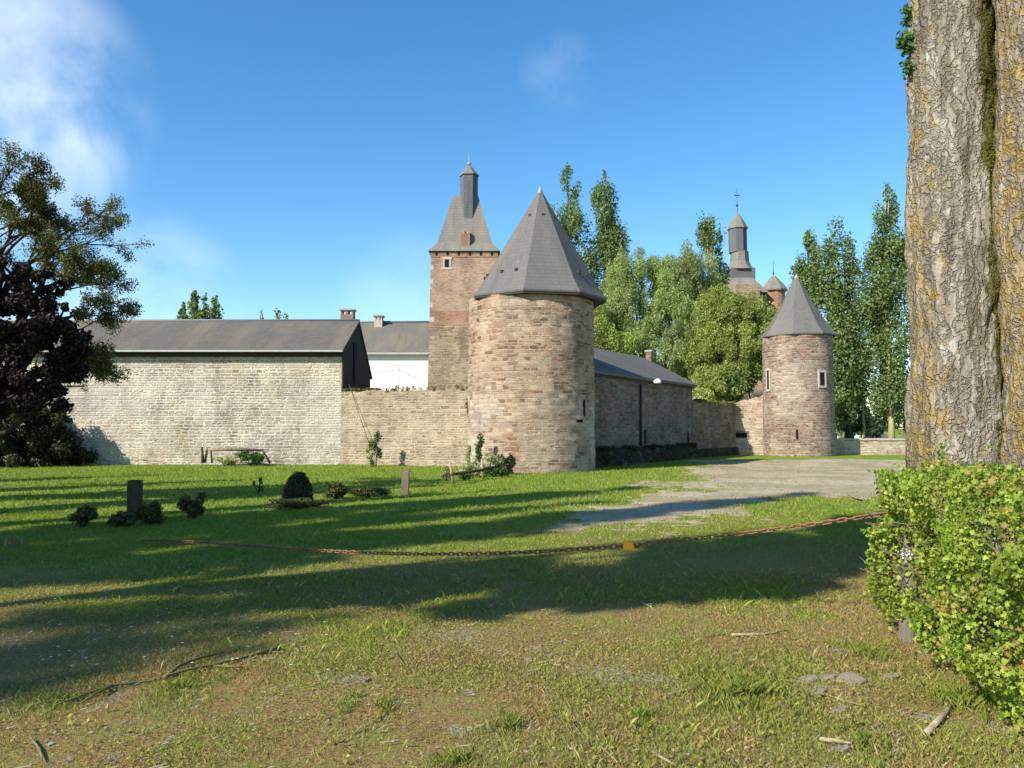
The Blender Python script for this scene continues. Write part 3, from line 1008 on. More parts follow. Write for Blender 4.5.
bez = at(531, 301, CY).z                  # eave height at the axis
round_wall('wall', CX, CY, CR + .02, CR - .02, bez - .03, M['tower'], bt, 160, 100, .032)
RCX, RCY = CX + .20, CY - .02
apz = at(540.5, 190, RCY).z
Re = 2.76
rot8 = R(-90 - 11.5)
HH = apz - bez
m = MB()
m.lathe([(Re - .02, bez - .07), (Re, bez), (Re * .935, bez + HH * .045), (Re * .86, bez + HH * .11), (Re * .46, bez + HH * .53), (.075, bez + HH * .985)], 8, (RCX, RCY, 0), rot8)
br = m.build('roof', M['slate'], bt)
m = MB(); m.lathe([(.16, apz - .35), (.09, apz - .02), (.03, apz + .14)], 10, (RCX, RCY, 0), 0, True); m.build('lead_cap', M['lead'], br)
m = MB()
for k in range(8):
    a0 = rot8 + k * math.pi / 4; a1 = a0 + math.pi / 4
    for fr, hh in ((.33, .2), (.72, .2), (.5, .74)):
        if (k * 3 + int(fr * 10)) % 4 == 3: continue
        rr = (Re * .86) * (1 - (hh - .11) / .875) if hh > .11 else Re
        e0 = Vector((math.cos(a0), math.sin(a0), 0)) * rr; e1 = Vector((math.cos(a1), math.sin(a1), 0)) * rr
        q = Vector((RCX, RCY, bez + HH * hh)) + e0.lerp(e1, fr)
        n = (e0 + e1).normalized()
        Mx = Matrix.Translation(q + n * .03) @ n.to_track_quat('Y', 'Z').to_matrix().to_4x4()
        m = MB(); m.box(-.055, .055, -.08, .06, -.06, .03, Mx); m.build('roof_hook', M['fascia'], br)
for o_ in [br] + [c_ for c_ in br.children]:      # the old roof leans a little
    for v_ in o_.data.vertices:
        v_.co.x += .17 * max(0, v_.co.z - bez) / HH
# roof boards under the eave: dark soffit ring
m = MB(); m.lathe([(CR - .06, bez - .075), (Re - .04, bez - .075), (Re - .04, bez - .14), (CR - .06, bez - .14)], 8, (RCX, RCY, 0), rot8)
m.build('wall_plate', M['fascia'], bt)
# narrow slits
for (px, py, w, h) in ((583, 408, .10, .62), (578, 421, .34, .10)):
    q = at(px, py, CY); ang = -math.acos(max(-1, min(1, (q.x * (CY - 1.2) / CY - CX) / CR)))
    Mx = Matrix.Translation((CX + CR * math.cos(ang), CY + CR * math.sin(ang), at(px, py, CY + CR * math.sin(ang)).z)) @ Matrix.Rotation(ang + math.pi / 2, 4, 'Z')
    m = MB(); m.box(-w / 2, w / 2, -.035, .05, -h / 2, h / 2, Mx); m.build('slit_opening', M['darkgap'], bt)

# ================================================================== right wing (shaded long building)
P0 = Vector((2.35, 30.35, 0)); P1 = Vector((at(692.5, 400, 42.2).x, 42.2, 0))
wd = (P1 - P0).normalized(); wl = (P1 - P0).length; wn = Vector((wd.y, -wd.x, 0))
wing = empty('stone_wing', (P0 + P1) / 2 - wn * 2.5, 'shaded stone wing with slate roof running back from the big round tower', 'building')
wez = at(692.5, 385, 42.2).z
WD = 5.6; wrz = at(641, 357.5, (P1 - wn * WD / 2).y).z
m = MB()
A = [P0, P1, P1 - wn * WD, P0 - wn * WD + wd * 3.0]
vz = Vector((0, 0, wez)); vr = Vector((0, 0, wrz - .12))
m.add([*A, *[a + vz for a in A], P0 - wn * WD / 2 + wd * 1.5 + vr, P1 - wn * WD / 2 + vr],
      [(0, 1, 5, 4), (1, 2, 6, 9, 5), (2, 3, 7, 6), (3, 0, 4, 8, 7)])
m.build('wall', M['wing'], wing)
m = MB(); o_ = .22; sw = (wrz - wez) / (WD / 2)
E0 = P0 + wn * o_ + Vector((0, 0, wez - o_ * sw + .14)); Rg = P0 - wn * WD / 2 + Vector((0, 0, wrz)); E1 = P0 - wn * (WD + o_) + Vector((0, 0, wez - o_ * sw + .14))
dz = Vector((0, 0, .12))
RE = [E0, Rg, E1, E1 - dz, Rg - dz, E0 - dz]
m.loft([q + wd * k_ for q, k_ in zip(RE, (0, 1.5, 3, 3, 1.5, 0))], [q + wd * (wl + .18) for q in RE])
wr = m.build('roof', M['slate'], wing)
m = MB(); m.box(0, wl, -.02, .10, wez - .2, wez + .0, Matrix.Translation(P0 + wn * .0) @ Matrix.Rotation(math.atan2(wd.y, wd.x), 4, 'Z') @ Matrix.Rotation(math.pi, 4, 'Z') @ Matrix.Translation((-wl, 0, 0)))
m.build('eave_strip', M['fascia'], wing)
cz = at(649.5, 348.5, 43.5)
m = MB()
Mc = Matrix.Translation((cz.x, cz.y, 0)) @ Matrix.Rotation(math.atan2(wd.y, wd.x), 4, 'Z')
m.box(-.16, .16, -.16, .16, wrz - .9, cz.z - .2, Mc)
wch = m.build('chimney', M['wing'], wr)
m = MB(); m.box(-.21, .21, -.21, .21, cz.z - .2, cz.z - .1, Mc); m.build('cap_slab', M['lead'], wch)


def on_wing(px, py, off=0.0):
    d = pix_dir(px, py); o = Vector((0, 0, EYE))
    t = (P0 - o + wn * off).dot(wn) / d.dot(wn)
    return o + d * t


MW = Matrix.Rotation(math.atan2(wd.y, wd.x), 4, 'Z')
for (px, py) in ((645, 436), (688, 437)):
    q = on_wing(px, py); m = MB(); m.box(-.09, .09, -.03, .05, -.35, .3, Matrix.Translation(q) @ MW); m.build('slit_opening', M['darkgap'], wing)
q0 = on_wing(641, 384, .07); q1 = on_wing(641, 446, .07)
m = MB(); m.tube([q0, q1], .055, 8); m.build('downpipe', M['fascia'], wing)
# white lamp
q = on_wing(649, 381, .02)
lamp = empty('wall_lamp', q, 'round white lamp fixed under the eave of the shaded stone wing', 'lamp')
m = MB(); m.tube([q, q + wn * .30 + Vector((0, 0, .12)), q + wn * .42 + Vector((0, 0, .06))], .03, 6); m.build('bracket', M['iron'], lamp)
m = MB(); c_ = q + wn * .42
m.lathe([(.03, .10), (.12, .07), (.18, -.02), (.19, -.08), (.16, -.13), (.02, -.14)][::-1], 14, c_, 0, True); m.build('lamp_shade', M['lampwhite'], lamp)

# very dark sloped strip along the foot of the wing
pl = P1 - P0
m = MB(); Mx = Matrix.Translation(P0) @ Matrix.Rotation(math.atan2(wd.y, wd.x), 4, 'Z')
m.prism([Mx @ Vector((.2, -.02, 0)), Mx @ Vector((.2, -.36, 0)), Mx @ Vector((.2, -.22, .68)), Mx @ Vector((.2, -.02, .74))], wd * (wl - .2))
m.build('base_strip', M['base_strip'], wing)

wt = []
for i in range(90):
    q = P0 + wd * random.uniform(1.5, wl - .2) + wn * random.uniform(.1, .34)
    wt.append((q.x, q.y, random.choice((.70, .66, .3, .05)) + random.uniform(-.05, .1), .22, .22, .09))
P, dn, _ = clump_points(np.array(wt), 3600, rng)
leaf_object('leaf_tufts', P, .07 + .06 * rng.random(len(P)), M['darkbush'], wing, .6, seed=18)

# lower shaded garden wall continuing from the wing to the corner
CORN = Vector((at(736, 455, 46.6).x, 46.6, 0))
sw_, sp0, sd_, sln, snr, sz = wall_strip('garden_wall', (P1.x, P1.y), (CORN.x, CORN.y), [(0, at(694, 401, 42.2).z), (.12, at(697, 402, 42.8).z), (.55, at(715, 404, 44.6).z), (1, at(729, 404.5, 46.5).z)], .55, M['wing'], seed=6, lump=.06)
tag(sw_, 'shaded rubble garden wall with mossy top beyond the slate roofed wing', 'stone wall')
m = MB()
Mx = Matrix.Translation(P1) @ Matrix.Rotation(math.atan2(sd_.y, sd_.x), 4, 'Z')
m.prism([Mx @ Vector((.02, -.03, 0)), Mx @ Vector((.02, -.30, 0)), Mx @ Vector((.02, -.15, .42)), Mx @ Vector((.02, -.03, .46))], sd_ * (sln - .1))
m.build('base_strip', M['base_strip'], sw_)
wt = []
for i in range(46):
    t = random.random(); q = sp0 + sd_ * (sln * t) + snr * random.uniform(0, .5)
    wt.append((q.x, q.y, np.interp(t, [0, 1], [sz[0], sz[-1]]) + .02, .16, .16, .10))
P, dn, _ = clump_points(np.array(wt), 1600, rng)
leaf_object('moss_cap', P, .08 + .05 * rng.random(len(P)), M['moss'], sw_, .6, seed=8)

# sunlit ruined wall to the small tower
rw_, rp0, rd_, rln, rnr, rz_ = wall_strip('ruined_wall', (CORN.x - .75, 46.9), (15.7, 46.5), [(0, at(722, 402, 46.6).z), (.3, at(735, 402, 46.6).z), (.62, at(752, 398, 46.6).z), (.8, at(757, 395, 46.6).z), (.82, at(758, 392, 46.6).z), (1, at(764, 391, 46.6).z)], .6, M['ruin'], seed=9, lump=.07)
tag(rw_, 'sunlit stub of ruined stone wall joining the small round tower', 'stone wall')
q = at(741, 435, 46.75)
m = MB(); m.box(q.x - .36, q.x + .34, q.y - .06, q.y + .3, q.z - .16, q.z + .12); m.build('opening', M['darkgap'], rw_)
m = MB(); m.box(q.x - .42, q.x + .42, q.y - .1, q.y + .2, q.z + .122, q.z + .24); m.build('lintel', M['wood_old'], rw_)

# ================================================================== small round tower
SX, SY, SR = at(798.5, 420, 46.0).x, 46.0, 2.0
st = empty('small_round_tower', (SX, SY, 0), 'small round reddish stone tower with conical slate roof at the drive', 'tower')
sez = at(799, 336.5, SY).z
round_wall('wall', SX, SY, SR + .02, SR - .04, sez - .03, M['smalltower'], st, 96, 60, .016, 4)
sap = at(801, 276, SY).z; SH = sap - sez
m = MB(); m.lathe([(2.19, sez - .08), (2.2, sez), (1.92, sez + SH * .085), (1.62, sez + SH * .2), (.86, sez + SH * .56), (.09, sez + SH * .985)], 8, (SX + .05, SY, 0), R(-90 + 18))
sr = m.build('roof', M['slate'], st)
m = MB(); m.lathe([(.17, sap - .3), (.1, sap), (.03, sap + .1)], 10, (SX + .05, SY, 0), 0, True); m.build('lead_cap', M['lead'], sr)


def ray_cyl(px, py, cx, cy, r):
    d = pix_dir(px, py)
    a = d.x * d.x + d.y * d.y; b = -2 * (d.x * cx + d.y * cy); c = cx * cx + cy * cy - r * r
    t = (-b - math.sqrt(max(0, b * b - 4 * a * c))) / (2 * a)
    q = Vector((0, 0, EYE)) + d * t
    return q, math.atan2(q.y - cy, q.x - cx)


def small_open(px, py, w, h, frame):
    q, ang = ray_cyl(px, py, SX, SY, SR - .01)
    Mx = Matrix.Translation(q) @ Matrix.Rotation(ang + math.pi / 2, 4, 'Z')
    m = MB(); f = .09
    m.box(-w / 2 - f, -w / 2, -.05, .1, -h / 2 - .1, h / 2 + .1, Mx); m.box(w / 2, w / 2 + f, -.05, .1, -h / 2 - .1, h / 2 + .1, Mx)
    m.box(-w / 2 - f, w / 2 + f, -.052, .1, h / 2 + .1, h / 2 + .24, Mx); m.box(-w / 2 - f, w / 2 + f, -.058, .1, -h / 2 - .22, -h / 2 - .1, Mx)
    wf = m.build('window', M['quoin'], st)
    m = MB(); m.box(-w / 2, w / 2, -.02, .1, -h / 2 - .1, h / 2 + .1, Mx); m.build('opening', M['darkgap'], wf)


small_open(822, 379, .36, .55, True)
small_open(768.5, 380, .22, .9, True)
q = at(798, 434, SY - SR); ang = -math.acos((q.x - SX) / SR)
m = MB(); m.box(-.06, .06, -.04, .1, -.3, .25, Matrix.Translation((SX + SR * math.cos(ang), SY + SR * math.sin(ang), q.z)) @ Matrix.Rotation(ang + math.pi / 2, 4, 'Z'))
m.build('slit_opening', M['darkgap'], st)

# low boundary wall to the right of the small tower
lw_, lp0, ld_, lln, lnr, lz_ = wall_strip('boundary_wall', (SX + 1.6, 46.9), (48, 45.5), [(0, .86), (1, .86)], .45, M['ruin'], seed=12, lump=.015, step=.5)
tag(lw_, 'low sunlit stone boundary wall with coping right of the small round tower', 'stone wall')
m = MB(); Mx = Matrix.Translation((lp0.x, lp0.y, 0)) @ Matrix.Rotation(math.atan2(ld_.y, ld_.x), 4, 'Z')
x = .3
while x < lln - .8:
    w = random.uniform(.6, .95)
    m.box(x, x + w - .02, -.06, .52, .86 + random.uniform(0, .015), .97 + random.uniform(-.01, .02), Mx); x += w
m.build('coping', M['quoin'], lw_)

# ================================================================== far castle keep behind the trees
KY = 80.0
kx = at(738, 260, KY).x
cas = empty('castle_keep', (kx, KY, 0), 'distant castle roof with octagonal lantern spire above the trees', 'castle')
zA = lambda py: at(738, py, KY).z
s1 = KY / F
w0 = zA(292)
m = MB(); m.box(kx - 3.2, kx + 1.6, KY - 2.4, KY + 4, 0, w0 - .3); m.build('wall', M['keepbrick'], cas)
m = MB(); frustum(m, kx - .3, KY, w0 - .5, 2.5, 2.8, zA(280), 1.4, 1.3); m.build('roof', M['slate_far'], cas)
m = MB(); frustum(m, kx + .2, KY, zA(281), 1.2, 1.2, zA(270), 1.2, 1.2); lb = m.build('lantern_base', M['slate_dark'], cas)
m = MB()
zz = [(zA(270.5), 1.50), (zA(267), 1.18), (zA(262), .97), (zA(252), .92)]
m.lathe([(1.60, zz[0][0] - .05)] + [(r_, z_) for z_, r_ in zz], 8, (kx + .15, KY, 0), R(-90 + 20)); m.build('skirt_roof', M['slate_far'], cas)
m = MB(); m.lathe([(.93, zA(253)), (.93, zA(229))], 8, (kx, KY, 0), R(-90 + 20)); ln2 = m.build('lantern', M['slate_dark'], cas)
m = MB(); m.lathe([(1.06, zA(229.5)), (1.05, zA(228.5)), (.7, zA(222)), (.06, zA(212.5))], 8, (kx, KY, 0), R(-90 + 20)); lcap = m.build('lantern_cap', M['slate_far'], ln2)
m = MB(); m.lathe([(.03, zA(213)), (.03, zA(207)), (.14, zA(206)), (.14, zA(205)), (.025, zA(204)), (.02, zA(188))], 6, (kx, KY, 0))
m.box(kx - .3, kx + .3, KY - .02, KY + .02, zA(196), zA(195)); m.build('weather_vane', M['iron'], ln2)
tx = at(770.5, 290, KY).x
m = MB(); m.lathe([(1.1, 0), (1.1, zA(292))], 16, (tx, KY - 1, 0)); tu = m.build('turret', M['keepred'], cas)
m = MB(); m.lathe([(1.38, zA(293.5)), (1.4, zA(292)), (.95, zA(286)), (.08, zA(277))], 8, (tx, KY - 1, 0), .2); m.build('turret_roof', M['slate_far'], tu)
m = MB(); m.lathe([(.03, zA(278)), (.09, zA(275)), (.03, zA(273)), (.02, zA(263))], 6, (tx, KY - 1, 0)); m.build('finial', M['iron'], tu)
# lower brown dormer that peeps over the bushy tree
m = MB(); q = at(748, 284, KY - 4); m.box(q.x - 1.2, q.x + 1.2, KY - 3.9, KY - 3.0, 12, q.z)
m.build('dormer_wall', M['keepstone'], cas)

# ================================================================== trees
def tree_trunk(m, base, top, r0, r1, wob=.2, n=8, seed=0, seg=8):
    r = random.Random(seed)
    base = Vector(base); top = Vector(top)
    pts = []; rad = []
    for i in range(n + 1):
        t = i / n
        p = base.lerp(top, t)
        if 0 < i < n: p += Vector((r.uniform(-wob, wob), r.uniform(-wob, wob), 0))
        pts.append(p); rad.append(r0 + (r1 - r0) * t ** .8)
    rad[0] *= 1.25
    m.tube(pts, rad, seg)
    return pts


def poplar(label, X, Y, H, Rw, seed, z0=2.0, spires=((0, 0, 1.0),), n=9000, leaf=.24, cat='poplar', group=None, mat='poplar', bark='bark', trunk_r=.3, prof=None, name='poplar_tree'):
    root = empty(name, (X, Y, 0), label, cat, group)
    r = np.random.default_rng(seed); rr = random.Random(seed)
    m = MB()
    tree_trunk(m, (X, Y, 0), (X + rr.uniform(-.2, .2), Y, H * .8), trunk_r, .05, .12, 8, seed)
    cl = []
    for (dx, dy, hf) in spires:
        hs = H * hf
        for i in range(int(40 * hf)):
            t = r.random() ** .9
            z = z0 + (hs - z0) * t
            rad = 1.45 * Rw * (prof(t) if prof else min(1, .45 + 1.8 * t) * (1 - t ** 3.6) ** .7 + .12)
            if len(spires) > 1: rad *= .66
            an = r.random() * 6.283; q = rad * math.sqrt(r.random()) * .78
            cr = max(.2, (.32 + .34 * r.random()) * (rad * .6 + .42))
            cl.append((X + dx * (.3 + .7 * min(1, t * 2)) + q * math.cos(an), Y + dy + q * math.sin(an), z, cr, cr, cr * 2.0))
        cl.append((X + dx, Y + dy, hs - .3, .18, .18, .7))
    cl = np.array(cl)
    for i in range(26):
        c = cl[rr.randrange(len(cl))]
        zb = max(z0 * .8, c[2] - 2.5 - rr.random() * 2)
        m.tube([(X, Y, zb), ((X + c[0]) / 2 * 1.0, (Y + c[1]) / 2, (zb + c[2]) / 2 - .2), (c[0], c[1], c[2])], [.06, .045, .015], 5)
    m.build('trunk', M[bark], root)
    P, dn, _ = clump_points(cl, n, r, .35)
    nr = dn * .7 + r.normal(size=dn.shape) * .7; nr[:, 2] += .25
    leaf_object('crown', P, leaf * (.6 + .8 * r.random(len(P))), M[mat], root, .8, nr, .3, seed)
    return root


def broad(label, X, Y, blobs, seed, name='bushy_tree', n=22000, leaf=.2, aspect=.4, droop=.8, mat='willow', bark='bark', cat='tree', group=None, trunk_r=.3, sub=(.35, .6), subn=16, stretch=1.5, limbs=True, trunk_top=None, gap=.0):
    """blobs: world (x,y,z,rx,ry,rz); sub clumps over each blob, limbs to blobs"""
    root = empty(name, (X, Y, 0), label, cat, group)
    r = np.random.default_rng(seed); rr = random.Random(seed)
    m = MB()
    zt = trunk_top or min(b[2] for b in blobs)
    pts = tree_trunk(m, (X, Y, 0), (X + rr.uniform(-.3, .3), Y, zt), trunk_r, trunk_r * .55, .15, 6, seed)
    cl = []
    for b in blobs:
        d = Vector((b[0], b[1], b[2])) - pts[-1]
        if limbs:
            mid = pts[-1] + d * .5 + Vector((rr.uniform(-.3, .3), 0, -.15 * d.length))
            m.tube([pts[-2], mid, Vector(b[:3])], [trunk_r * .5, trunk_r * .3, trunk_r * .1], 6)
        k = max(4, int(subn * (b[3] * b[5]) ** .75))
        dd = r.normal(size=(k, 3)); dd /= np.linalg.norm(dd, axis=1, keepdims=True)
        rad = .45 + .55 * r.random(k) ** .6
        for q, ra in zip(dd, rad):
            cr = sub[0] + (sub[1] - sub[0]) * rr.random()
            cl.append((b[0] + q[0] * ra * b[3], b[1] + q[1] * ra * b[4], b[2] + q[2] * ra * b[5], cr, cr, cr * stretch))
            if limbs and rr.random() < .5:
                c = cl[-1]
                m.tube([Vector(b[:3]) * .8 + pts[-1] * .2, (Vector(b[:3]) + Vector(c[:3])) / 2, Vector(c[:3])], [.05, .035, .012], 4)
    m.build('trunk', M[bark], root)
    P, dn, _ = clump_points(np.array(cl), n, r, .3)
    nr = dn * .6 + r.normal(size=dn.shape) * .8; nr[:, 2] += .2
    leaf_object('crown', P, leaf * (.6 + .8 * r.random(len(P))), M[mat], root, aspect, nr, droop, seed)
    return root


# two tall columnar poplars behind the big tower
pA = at(575, 420, 62); pB = at(606, 420, 62)
H1 = at(575, 168, 62).z; H2 = at(606, 172, 62).z
profA = lambda t: (.55 + .5 * math.sin(min(1, t * 1.25) * 3.1)) * (1 - max(0, t - .55) / .45 * .62)
poplar('tall columnar poplar rising directly behind the slate roof of the big round tower', pA.x - .5, 62, H1, 2.1, 11, 4, ((0, 0, 1.0), (-1.1, .2, .82), (.9, .3, .7)), 32000, .18, group='poplars behind the castle walls')
poplar('tall slender poplar standing free to the right of the big round tower roof', pB.x, 62, H2, 1.85, 12, 3, ((0, 0, 1.0), (.55, .2, .8)), 28000, .18, group='poplars behind the castle walls')
pC = at(711, 420, 66)
poplar('thin bare-stemmed poplar with a small round top left of the distant lantern spire', pC.x, 66, at(711, 221, 66).z, .7, 13, 16.4, ((0, 0, 1.0),), 2200, .18, trunk_r=.16, bark='bark_pale', prof=lambda t: .95 * math.sin(max(.12, min(1, t)) * 2.9) + .1, group='poplars behind the castle walls')
pD = at(722.5, 420, 67)
poplar('narrow dark poplar close beside the distant lantern spire', pD.x, 67, at(722, 235, 67).z, .62, 14, 6, ((0, 0, 1.0),), 4200, .18, trunk_r=.16, group='poplars behind the castle walls')

# right-hand poplars behind the boundary wall
for (px, top, Rw, Y, sd, sp, trk, bk, lb, n) in (
        (812, 236, 1.35, 60, 21, ((0, 0, 1.0), (-.7, 0, .88)), 842, 'bark_dark', 'poplar with several tops directly right of the small tower roof', 18000),
        (846, 219, 1.65, 58, 22, ((0, 0, 1.0), (-1.1, .3, .93), (.5, .2, .72)), 847, 'bark_dark', 'tallest dark-trunked poplar in the clump right of the small round tower', 26000),
        (891, 188, 1.65, 57, 24, ((0, 0, 1.0), (-.6, .3, .82), (.8, .3, .97)), 886, 'bark_pale', 'poplar with yellow sunlit trunk just left of the big lichened trunk', 27000)):
    q = at(px, 420, Y)
    poplar(lb, q.x, Y, at(px, top, Y).z, Rw, sd, 2.6, sp, n, .18, bark=bk, trunk_r=.24, group='poplars beyond the boundary wall')
q = at(862, 420, 62)
poplar('slim poplar with thin straight stem between two thicker poplars', q.x, 62, at(862, 345, 62).z, .7, 23, 4.2, ((0, 0, 1.0),), 4500, .18, bark='bark_pale', trunk_r=.13, group='poplars beyond the boundary wall')

# willow: loose pale tree with visible limbs
def B(px, py, Y, rpx, rpy, ry=None):
    p = at(px, py, Y); k = Y / F
    return (p.x, p.y, p.z, rpx * k, ry or rpx * k, rpy * k)


q = at(658, 420, 52)
broad('pale loose willow tree with open limbs behind the wing roof', q.x, 52,
      [B(632, 272, 52, 19, 26), B(622, 308, 52, 25, 24), B(655, 298, 52, 21, 28), B(681, 272, 52, 24, 26), B(692, 305, 52, 23, 26), B(605, 318, 53, 18, 26), B(640, 318, 51.5, 26, 22), B(672, 300, 52, 22, 24), B(700, 330, 51, 20, 26), B(612, 285, 53, 12, 18), B(706, 300, 52.5, 14, 24), B(655, 268, 53, 12, 12), B(645, 335, 51, 22, 16), B(670, 330, 51, 20, 24), B(665, 355, 50, 22, 16), B(620, 338, 52, 22, 12), B(706, 280, 53, 12, 22), B(692, 372, 51, 20, 22), B(688, 345, 51, 18, 20)],
      31, 'willow_tree', 130000, .16, .32, 1.2, 'willow', sub=(.22, .5), subn=18, stretch=1.5, trunk_r=.34, trunk_top=4.5)
q = at(735, 420, 50.5)
broad('round bushy yellow-green tree between the wing and the small round tower', q.x, 50.5,
      [B(715, 320, 50, 24, 26), B(745, 316, 50, 24, 18), B(770, 318, 51, 18, 20), B(735, 345, 49.5, 30, 24), B(765, 350, 49.5, 20, 24), B(705, 355, 50, 18, 24), B(740, 375, 49.2, 26, 18), B(712, 382, 49, 16, 16), B(716, 300, 51.5, 16, 14)],
      32, 'bushy_tree', 75000, .14, .5, .7, 'lime', sub=(.25, .55), subn=17, stretch=1.35, trunk_top=3.5)
q = at(712, 402, 48)
broad('low bright green shrub growing above the mossy garden wall top', q.x, 48.2,
      [B(700, 396, 48, 12, 8), B(716, 391, 48, 14, 10), B(735, 390, 48.2, 14, 9)], 33, 'green_shrub', 3800, .16, .6, .2, 'lime', sub=(.18, .35), subn=20, stretch=1.0, cat='shrub', limbs=False, trunk_r=.08)
broad('dark green shrub in the gap between bushy tree and small round tower', at(752, 420, 48).x, 48.4,
      [B(748, 380, 48.3, 13, 16), B(736, 384, 48.4, 14, 14)], 34, 'dark_shrub', 4200, .16, .6, .2, 'shrub', sub=(.2, .4), subn=20, stretch=1.0, cat='shrub', limbs=False, trunk_r=.08)
q = at(607, 330, 48)
broad('green tree crown low behind the big round tower and the wing roof', q.x, 49,
      [B(602, 335, 49, 14, 14), B(620, 345, 49, 16, 9), B(598, 315, 50, 10, 16)], 35, 'bushy_tree', 14000, .15, .5, .5, 'lime', subn=14)

# far poplars beyond the barn
for i, (px, top, Rw) in enumerate(((181, 303, .9), (192, 293, 1.0), (203, 295, .9), (213, 297, 1.0))):
    q = at(px, 420, 130)
    poplar(('far bushy treetop', 'far tallest treetop', 'far middle treetop', 'far rounded treetop')[i] + ' showing over the barn ridge, ' + ('first', 'second', 'third', 'fourth')[i] + ' from the left', q.x, 130, at(px, top, 130).z, Rw * 1.15, 40 + i, 6, ((0, 0, 1.0),), 2200, .5, group='far treetops over the barn ridge', trunk_r=.25)
for i, (px, top, Rw) in enumerate(((260, 312, .7), (276, 309, 1.0), (285, 313, .7))):
    q = at(px, 420, 150)
    poplar('tiny far treetop over the middle of the barn ridge, ' + ('left one of three', 'tallest of three', 'right one of three')[i], q.x, 150, at(px, top, 150).z, Rw * 1.2, 50 + i, 6, ((0, 0, 1.0),), 900, .5, group='far treetops over the barn ridge', trunk_r=.25)

# trees, houses beyond the boundary wall
for i, (px, py, Y, rx, ry, lb) in enumerate(((905, 405, 95, 26, 22, 'dark rounded tree far beyond the boundary wall behind the yellow trunk'), (852, 415, 90, 12, 18, 'dark far tree behind the thin poplar stems'),
                                              (838, 405, 85, 12, 20, 'green far tree low behind the small tower wall corner'), (872, 428, 110, 14, 8, 'small far bush beside the distant grey roofed house'))):
    q = at(px, 420, Y)
    broad(lb, q.x, Y, [B(px, py, Y, rx, ry), B(px + rx * .5, py + ry * .4, Y, rx * .6, ry * .6), B(px - rx * .5, py + ry * .3, Y, rx * .6, ry * .6)], 60 + i, 'far_tree', 3600, .38, .6, .2, 'farwood' if i != 2 else 'poplar', sub=(.6, 1.0), subn=6, stretch=1.1, limbs=False, trunk_r=.2)


def small_house(name, px0, px1, eave, ridge, Y, wall, roofm, label, gable_front=False):
    a = at(px0, eave, Y); b = at(px1, eave, Y); rz = at(px0, ridge, Y).z
    root = empty(name, ((a.x + b.x) / 2, Y, 0), label, 'house')
    m = MB(); cx = (a.x + b.x) / 2; dp = 7
    if gable_front:
        m.prism([(a.x, Y, 0), (b.x, Y, 0), (b.x, Y, a.z), (cx, Y, rz - .12), (a.x, Y, a.z)], (0, dp, 0))
        m.build('wall', wall, root); m = MB()
        m.prism([(a.x - .3, Y - .3, a.z - .22), (cx, Y - .3, rz), (b.x + .3, Y - .3, a.z - .22), (b.x + .3, Y - .3, a.z - .38), (cx, Y - .3, rz - .16), (a.x - .3, Y - .3, a.z - .38)], (0, dp + .6, 0))
    else:
        m.prism([(a.x, Y, 0), (a.x, Y + dp, 0), (a.x, Y + dp, a.z), (a.x, Y + dp / 2, rz - .12), (a.x, Y, a.z)], (b.x - a.x, 0, 0))
        m.build('wall', wall, root); m = MB()
        m.prism([(a.x - .3, Y - .3, a.z - .05), (a.x - .3, Y + dp / 2, rz), (a.x - .3, Y + dp + .3, a.z - .05), (a.x - .3, Y + dp + .3, a.z - .2), (a.x - .3, Y + dp / 2, rz - .16), (a.x - .3, Y - .3, a.z - .2)], (b.x - a.x + .6, 0, 0))
    rf = m.build('roof', roofm, root)
    m = MB(); m.box(cx - .5, cx + .3, Y - .05, Y + .1, max(.9, a.z - 1.6), a.z - .5); m.build('window', M['darkgap'], root)
    return root, rf


small_house('distant_house', 868, 889, 438, 430.5, 120, M['white'], M['slate_dark'], 'distant house with dark grey roof beyond the boundary wall between poplar trunks')
small_house('distant_house', 871, 877, 432, 427.5, 135, M['white'], M['slate_dark'], 'tiny white gabled house farthest away behind the dark grey roof', True)
small_house('distant_house', 828, 841, 437, 431.5, 100, M['white'], M['slate_dark'], 'small white gabled house just right of the small round tower behind its shaded wall', True)

# distant wood along the horizon
C_ = []
for i in range(240):
    an = R(random.uniform(-80, 80)); dd = random.uniform(330, 420); hh = random.uniform(4, 9)
    C_.append((dd * math.sin(an), dd * math.cos(an), hh * .5, random.uniform(6, 14), 6, hh * .6))
P, dn, _ = clump_points(np.array(C_), 26000, rng, .6)
P[:, 2] = np.abs(P[:, 2])
dw = leaf_object('distant_wood', P, 1.5 + rng.random(len(P)), M['farwood'], None, .8, seed=71)
tag(dw, 'far dark belt of woodland along the horizon', 'woodland', kind='stuff')


